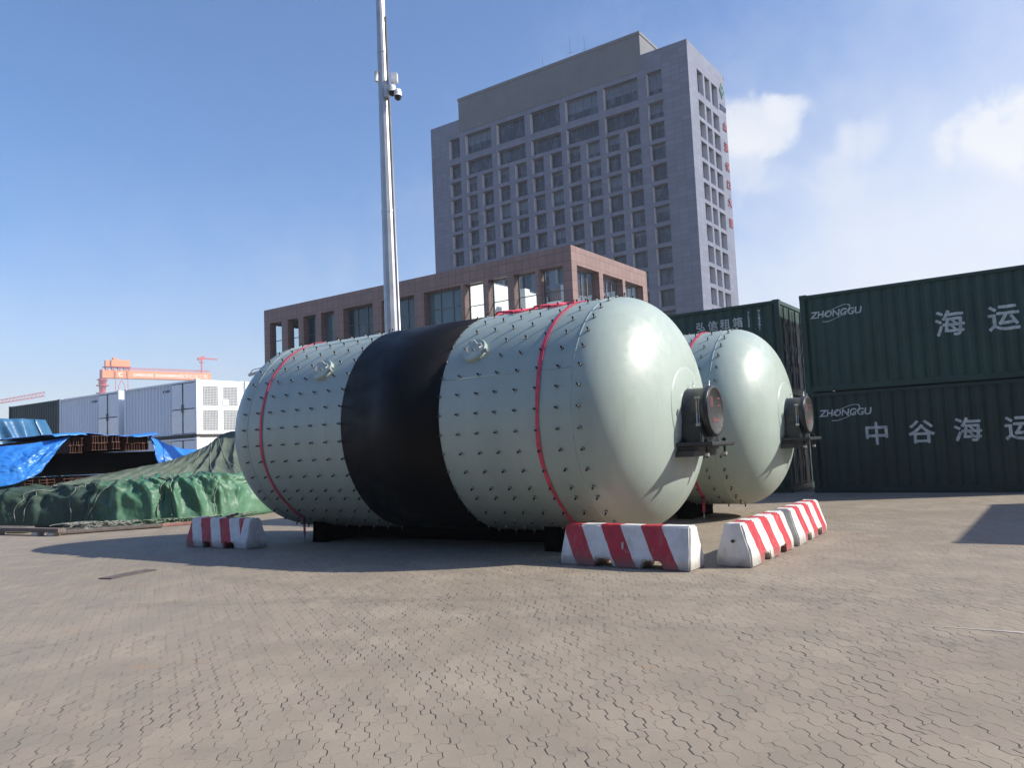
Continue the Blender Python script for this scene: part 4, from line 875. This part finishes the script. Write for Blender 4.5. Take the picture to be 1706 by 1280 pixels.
def tangle(name, mat, c0, c1, n, r, label, spread=.22, hh=.14):
    q = MB(); c0 = Vector(c0); c1 = Vector(c1)
    for i in range(n):
        p = c0.lerp(c1, random.random()) + Vector((random.uniform(-.1, .1), random.uniform(-spread, spread), random.uniform(.03, hh))); pts = []; d = Vector((random.uniform(-1, 1), random.uniform(-1, 1), random.uniform(-.4, .6)))
        for k in range(9):
            pts.append(p.copy()); d += Vector((random.uniform(-.8, .8), random.uniform(-.8, .8), random.uniform(-.5, .5))); d.normalize(); p = p + d * .07; p.z = max(.02, min(hh, p.z))
        q.tube(pts, r, 5)
    return tag(q.build(name, mat), label, 'rope')
for i, (s0, s1) in enumerate(((.42, .40), (.58, .55), (.70, .64), (.80, .72))):
    q = MB(); q.tube([Vector(net(s0 + (s1 - s0) * k / 24, .02 + .96 * k / 24)) + Vector((.0, -.03, .03)) for k in range(25)], .009, 6)
    tag(q.build('rope', M['rope']), ('thin rope up the low left part of the olive net', 'thin rope up the middle of the olive net', 'thin rope up the steep part of the olive net', 'thin rope up the olive net nearest the mill drum')[i], 'rope', 'ropes over the olive net')
tangle('rope_heap', M['rope'], (-10.9, 19.25, 0), (-9.3, 19.1, 0), 90, .009, 'tangled heap of pale rope on the ground at the foot of the green tarpaulin')
tangle('rope_heap', M['ropeg'], (-9.0, 19.25, 0), (-6.9, 20.3, 0), 80, .014, 'dirty green rope tangle along the right foot of the green tarpaulin', .2, .12)
# timbers under and before the pile
for i, (a, b_, w_, h_, z, mt_, lb) in enumerate((((-12.6, 18.75), (-10.0, 17.35), .18, .09, .12, 'timber', 'long dark timber lying on pale blocks before the green tarpaulin'), ((-10.3, 17.6), (-8.3, 18.5), .3, .06, .05, 'timber', 'weathered grey board lying flat at the foot of the green tarpaulin'), ((-8.75, 18.5), (-7.75, 18.95), .12, .07, .04, 'redwood', 'pinkish red board on the ground by the rope tangle'), ((-12.9, 19.3), (-11.4, 18.5), .2, .1, .1, 'timber', 'second dark timber behind the long one at the left edge'))):
    q = MB(); q.bar((*a, z), (*b_, z), w_, h_); tag(bev(q.build('timber', M[mt_]), .008), lb, 'timber', 'loose timbers before the green tarpaulin')
for i, (x, y) in enumerate(((-12.1, 18.45), (-10.75, 17.72), (-10.25, 17.45))):
    q = MB(); q.box(-.1, .1, -.1, .1, 0, .075); tag(bev(q.build('wood_block', M['block'], None, (x, y, 0), R_(-28)), .012), ('pale block under the left end of the long dark timber', 'pale block under the long dark timber, second from its right end', 'pale block under the right end of the long dark timber')[i], 'wood block', 'pale blocks under the timber')
# steel beams
SO = Vector((-12.9, 22.0, 0)); 
def ibeam(w_, h_, tf, tw_, L_):
    mb = MB(); o = [(-w_ / 2, 0), (w_ / 2, 0), (w_ / 2, tf), (tw_ / 2, tf), (tw_ / 2, h_ - tf), (w_ / 2, h_ - tf), (w_ / 2, h_), (-w_ / 2, h_), (-w_ / 2, h_ - tf), (-tw_ / 2, h_ - tf), (-tw_ / 2, tf), (-w_ / 2, tf)]
    n = 12; mb.add([(0, y, z) for y, z in o] + [(-L_, y, z) for y, z in o], [(k, (k + 1) % n, n + (k + 1) % n, n + k) for k in range(n)] + [(0, 1, 2, 3, 10, 11), (3, 4, 9, 10), (4, 5, 6, 7, 8, 9)])
    me = bpy.data.meshes.new('steel_beam'); me.from_pydata(mb.v, [], mb.f); me.materials.append(M['rust']); return me
bmU = ibeam(.078, .21, .014, .012, 5.5); bmL = ibeam(.078, .2, .012, .012, 5.5)
tag_names = [('first bundle from the left', .39, 5, 1.90), ('second bundle', 1.02, 6, 1.96), ('third narrow bundle', 1.62, 3, 1.98), ('fourth narrow bundle', 2.03, 4, 1.93), ('rightmost bundle', 2.37, 5, 1.93)]
for (nm, l0, cnt, z0) in tag_names:
    for k in range(cnt):
        for ly in range(2):
            o = link('steel_beam', bmU, None, SO + BX * (l0 + .04 + .08 * k) + Vector((0, 0, z0 + .212 * ly)) + AX * random.uniform(-.05, .04), RB)
            tag(o, f'rusty steel beam in the upper row, {nm}, {"upper" if ly else "lower"} layer', 'steel beam', f'upper rusty beams, {nm}, {"top" if ly else "bottom"} layer')
for i, l0 in enumerate((-.66, -.3, -.08, .34, .56, .8, 1.2, 1.42, 1.9, 2.12, 2.5, 2.72)):
    for ly in range(3):
        o = link('steel_beam', bmL, None, SO + BX * (l0 + .1) + Vector((0, 0, 1.01 + .08 * ly)) + AX * random.uniform(-.05, .05), RB); o.rotation_euler = (R_(90), 0, RB); o.rotation_mode = 'XYZ'
        tag(o, 'rusty steel beam lying on its side in the low row above the green tarpaulin', 'steel beam', 'low row of rusty beams on their sides')
q = MB(); q.box(-5.4, -.35, -.6, 3.0, 0, .965); tag(q.build('concrete_plinth', M['concrete'], None, SO, RB), 'concrete plinth carrying the rusty beams behind the green tarpaulin', 'plinth')
def blk(s, v):
    p = bw(SO, -.3 - .05 * fbm(s * 5, v * 3, 1), -.7 + 3.75 * s, 1.25 + .68 * v); return p
q = MB(); q.box(-5.4, -.7, -.7, 3.5, 1.26, 1.895); dk_ = q.build('shade_fill', M['shadeblack'], None, SO, RB); tag(dk_, 'black shade fill put in for the shaded gap between the two rows of rusty beams', 'shade fill')  # black box stands in for the shade of the open void
# blue covers
bt_ = thing('blue_tarpaulin', 'bright blue tarpaulin draped over the stack of rusty beams with its front open', 'tarpaulin')
LT = [(-17.5, 21.0, 2.1), (-15.5, 21.5, 2.12), (-14.05, 21.75, 2.16), (-13.2, 21.95, 2.24), (-12.62, 22.3, 2.38)]
LBt = [(-17.0, 19.6, .9), (-15.0, 20.6, 1.0), (-13.7, 21.0, 1.06), (-13.25, 21.25, 1.2), (-13.0, 21.55, 1.40)]
def lflap(s, v):
    p = smooth_interp(LT, s).lerp(smooth_interp(LBt, s), v); f = .16 * (ridg(s * 4 + v * .8, v * 1.6, 4) - .5) + .05 * fbm(s * 14, v * 8, 2)
    return (p.x + .1 * f, p.y - f * math.sin(min(1, v * 1.3) * math.pi * .9) - .12 * math.sin(v * math.pi), p.z + .05 * f)
sheet('front_flap', lflap, 120, 60, M['btarp'], bt_)
def topf(s, v):
    over = .1 if (s < .3 or s > .74) else -.12
    p = bw(SO, .14 + over - 5.6 * v, -.1 + 3.05 * s, 2.42 + .05 * math.sin(s * 7) + .03 * fbm(s * 9, v * 4, 3)); return (p.x, p.y, p.z - (.06 if v < .03 and (s < .3 or s > .74) else 0))
sheet('top_cover', topf, 80, 30, M['btarp'], bt_)
RTp = [bw(SO, .12, 2.72, 2.42), bw(SO, -.2, 3.0, 2.30), (-10.75, 25.3, 1.95), (-10.2, 26.3, 1.9), (-9.2, 27.2, 1.95)]
RBt = [(-11.0, 24.35, 1.36), (-10.6, 24.6, 1.3), (-10.2, 25.0, 1.3), (-9.8, 25.8, 1.3), (-9.0, 26.6, 1.3)]
def rflap(s, v):
    p = smooth_interp(RTp, s).lerp(smooth_interp(RBt, s), v); f = .12 * (ridg(s * 5 + v * 1.4, v * 1.2, 9) - .5) + .03 * fbm(s * 12, v * 8, 6); return (p.x - .3 * f, p.y - f, p.z + .2 * f)
sheet('side_flap', rflap, 80, 40, M['btarp'], bt_)
def mound(s, v):
    th = s * 2 * math.pi; cx, cy = -21.5, 29.0; X = 4.5; Yd = 1.7
    c_, s__ = math.cos(th), math.sin(th); sg_ = lambda q, e: math.copysign(abs(q) ** e, q)
    ux, uy = sg_(c_, .5), sg_(s__, .5)
    k = 1 - .25 * v ** 1.2 if v < .8 else (1 - .25 * .77) * (1 - (v - .8) / .2)
    z = 3.28 * (v / .8) ** .85 if v < .8 else 3.28 + .05
    f = .12 * (ridg(th * 3, v * 2, 5) - .5) * min(1, v * 4)
    return (cx + ux * X * k * (1 + .12 * (1 - v)) + f, cy + uy * Yd * k + f * uy, max(.01, z + .1 * f))
tag(sheet('pale_blue_tarpaulin', mound, 200, 50, M['btarp2']), 'pale blue tarpaulin over a tall heap at the far left before the grey container', 'tarpaulin')

# ------------------------------------------------------------------ unseen shed added to cut sky light on the drums
wh = thing('blocker', 'long dark green corrugated warehouse added unseen behind the camera to cut sky light on the mill drums', 'blocker', (-45, -13, 0), 0)
q = MB(); xs = [x for k in range(int(110 / 1.2)) for x in (k * 1.2, k * 1.2 + .5, k * 1.2 + .6, k * 1.2 + 1.1)]
q.add([(x, .0 if i % 4 in (0, 1) else -.12, z) for i, x in enumerate(xs) for z in (0, 12)], [(2 * i, 2 * i + 1, 2 * i + 3, 2 * i + 2) for i in range(len(xs) - 1)]); q.box(0, xs[-1], -20, -.2, 0, 12)
q.build('wall', M['greenlow'], wh)
q = MB(); q.add([(-.5, .5, 12.01), (xs[-1] + .5, .5, 12.01), (xs[-1] + .5, -10, 14.5), (-.5, -10, 14.5), (-.5, -20.5, 12.01), (xs[-1] + .5, -20.5, 12.01)], [(0, 1, 2, 3), (3, 2, 5, 4)]); q.build('roof', M['roof'], wh)
for k in range(4): q = MB(); q.box(8 + k * 27, 14 + k * 27, .001, .1, 0, 6); q.build('door', M['galv'], wh)

# ------------------------------------------------------------------ air
hz_ = MB(); hz_.box(-1180, 1180, -1180, 1180, -1.0, 140)
ho = hz_.build('haze', bpy.data.materials.new('haze air')); tag(ho, None, None, kind='stuff'); hm = ho.data.materials[0]; hm.use_nodes = True; ht = hm.node_tree; ht.nodes.clear()
oo = ht.nodes.new('ShaderNodeOutputMaterial'); pv = ht.nodes.new('ShaderNodeVolumePrincipled'); pv.inputs['Color'].default_value = (.86, .92, 1, 1); pv.inputs['Density'].default_value = .00045; pv.inputs['Anisotropy'].default_value = .2
ht.links.new(pv.outputs[0], oo.inputs['Volume'])
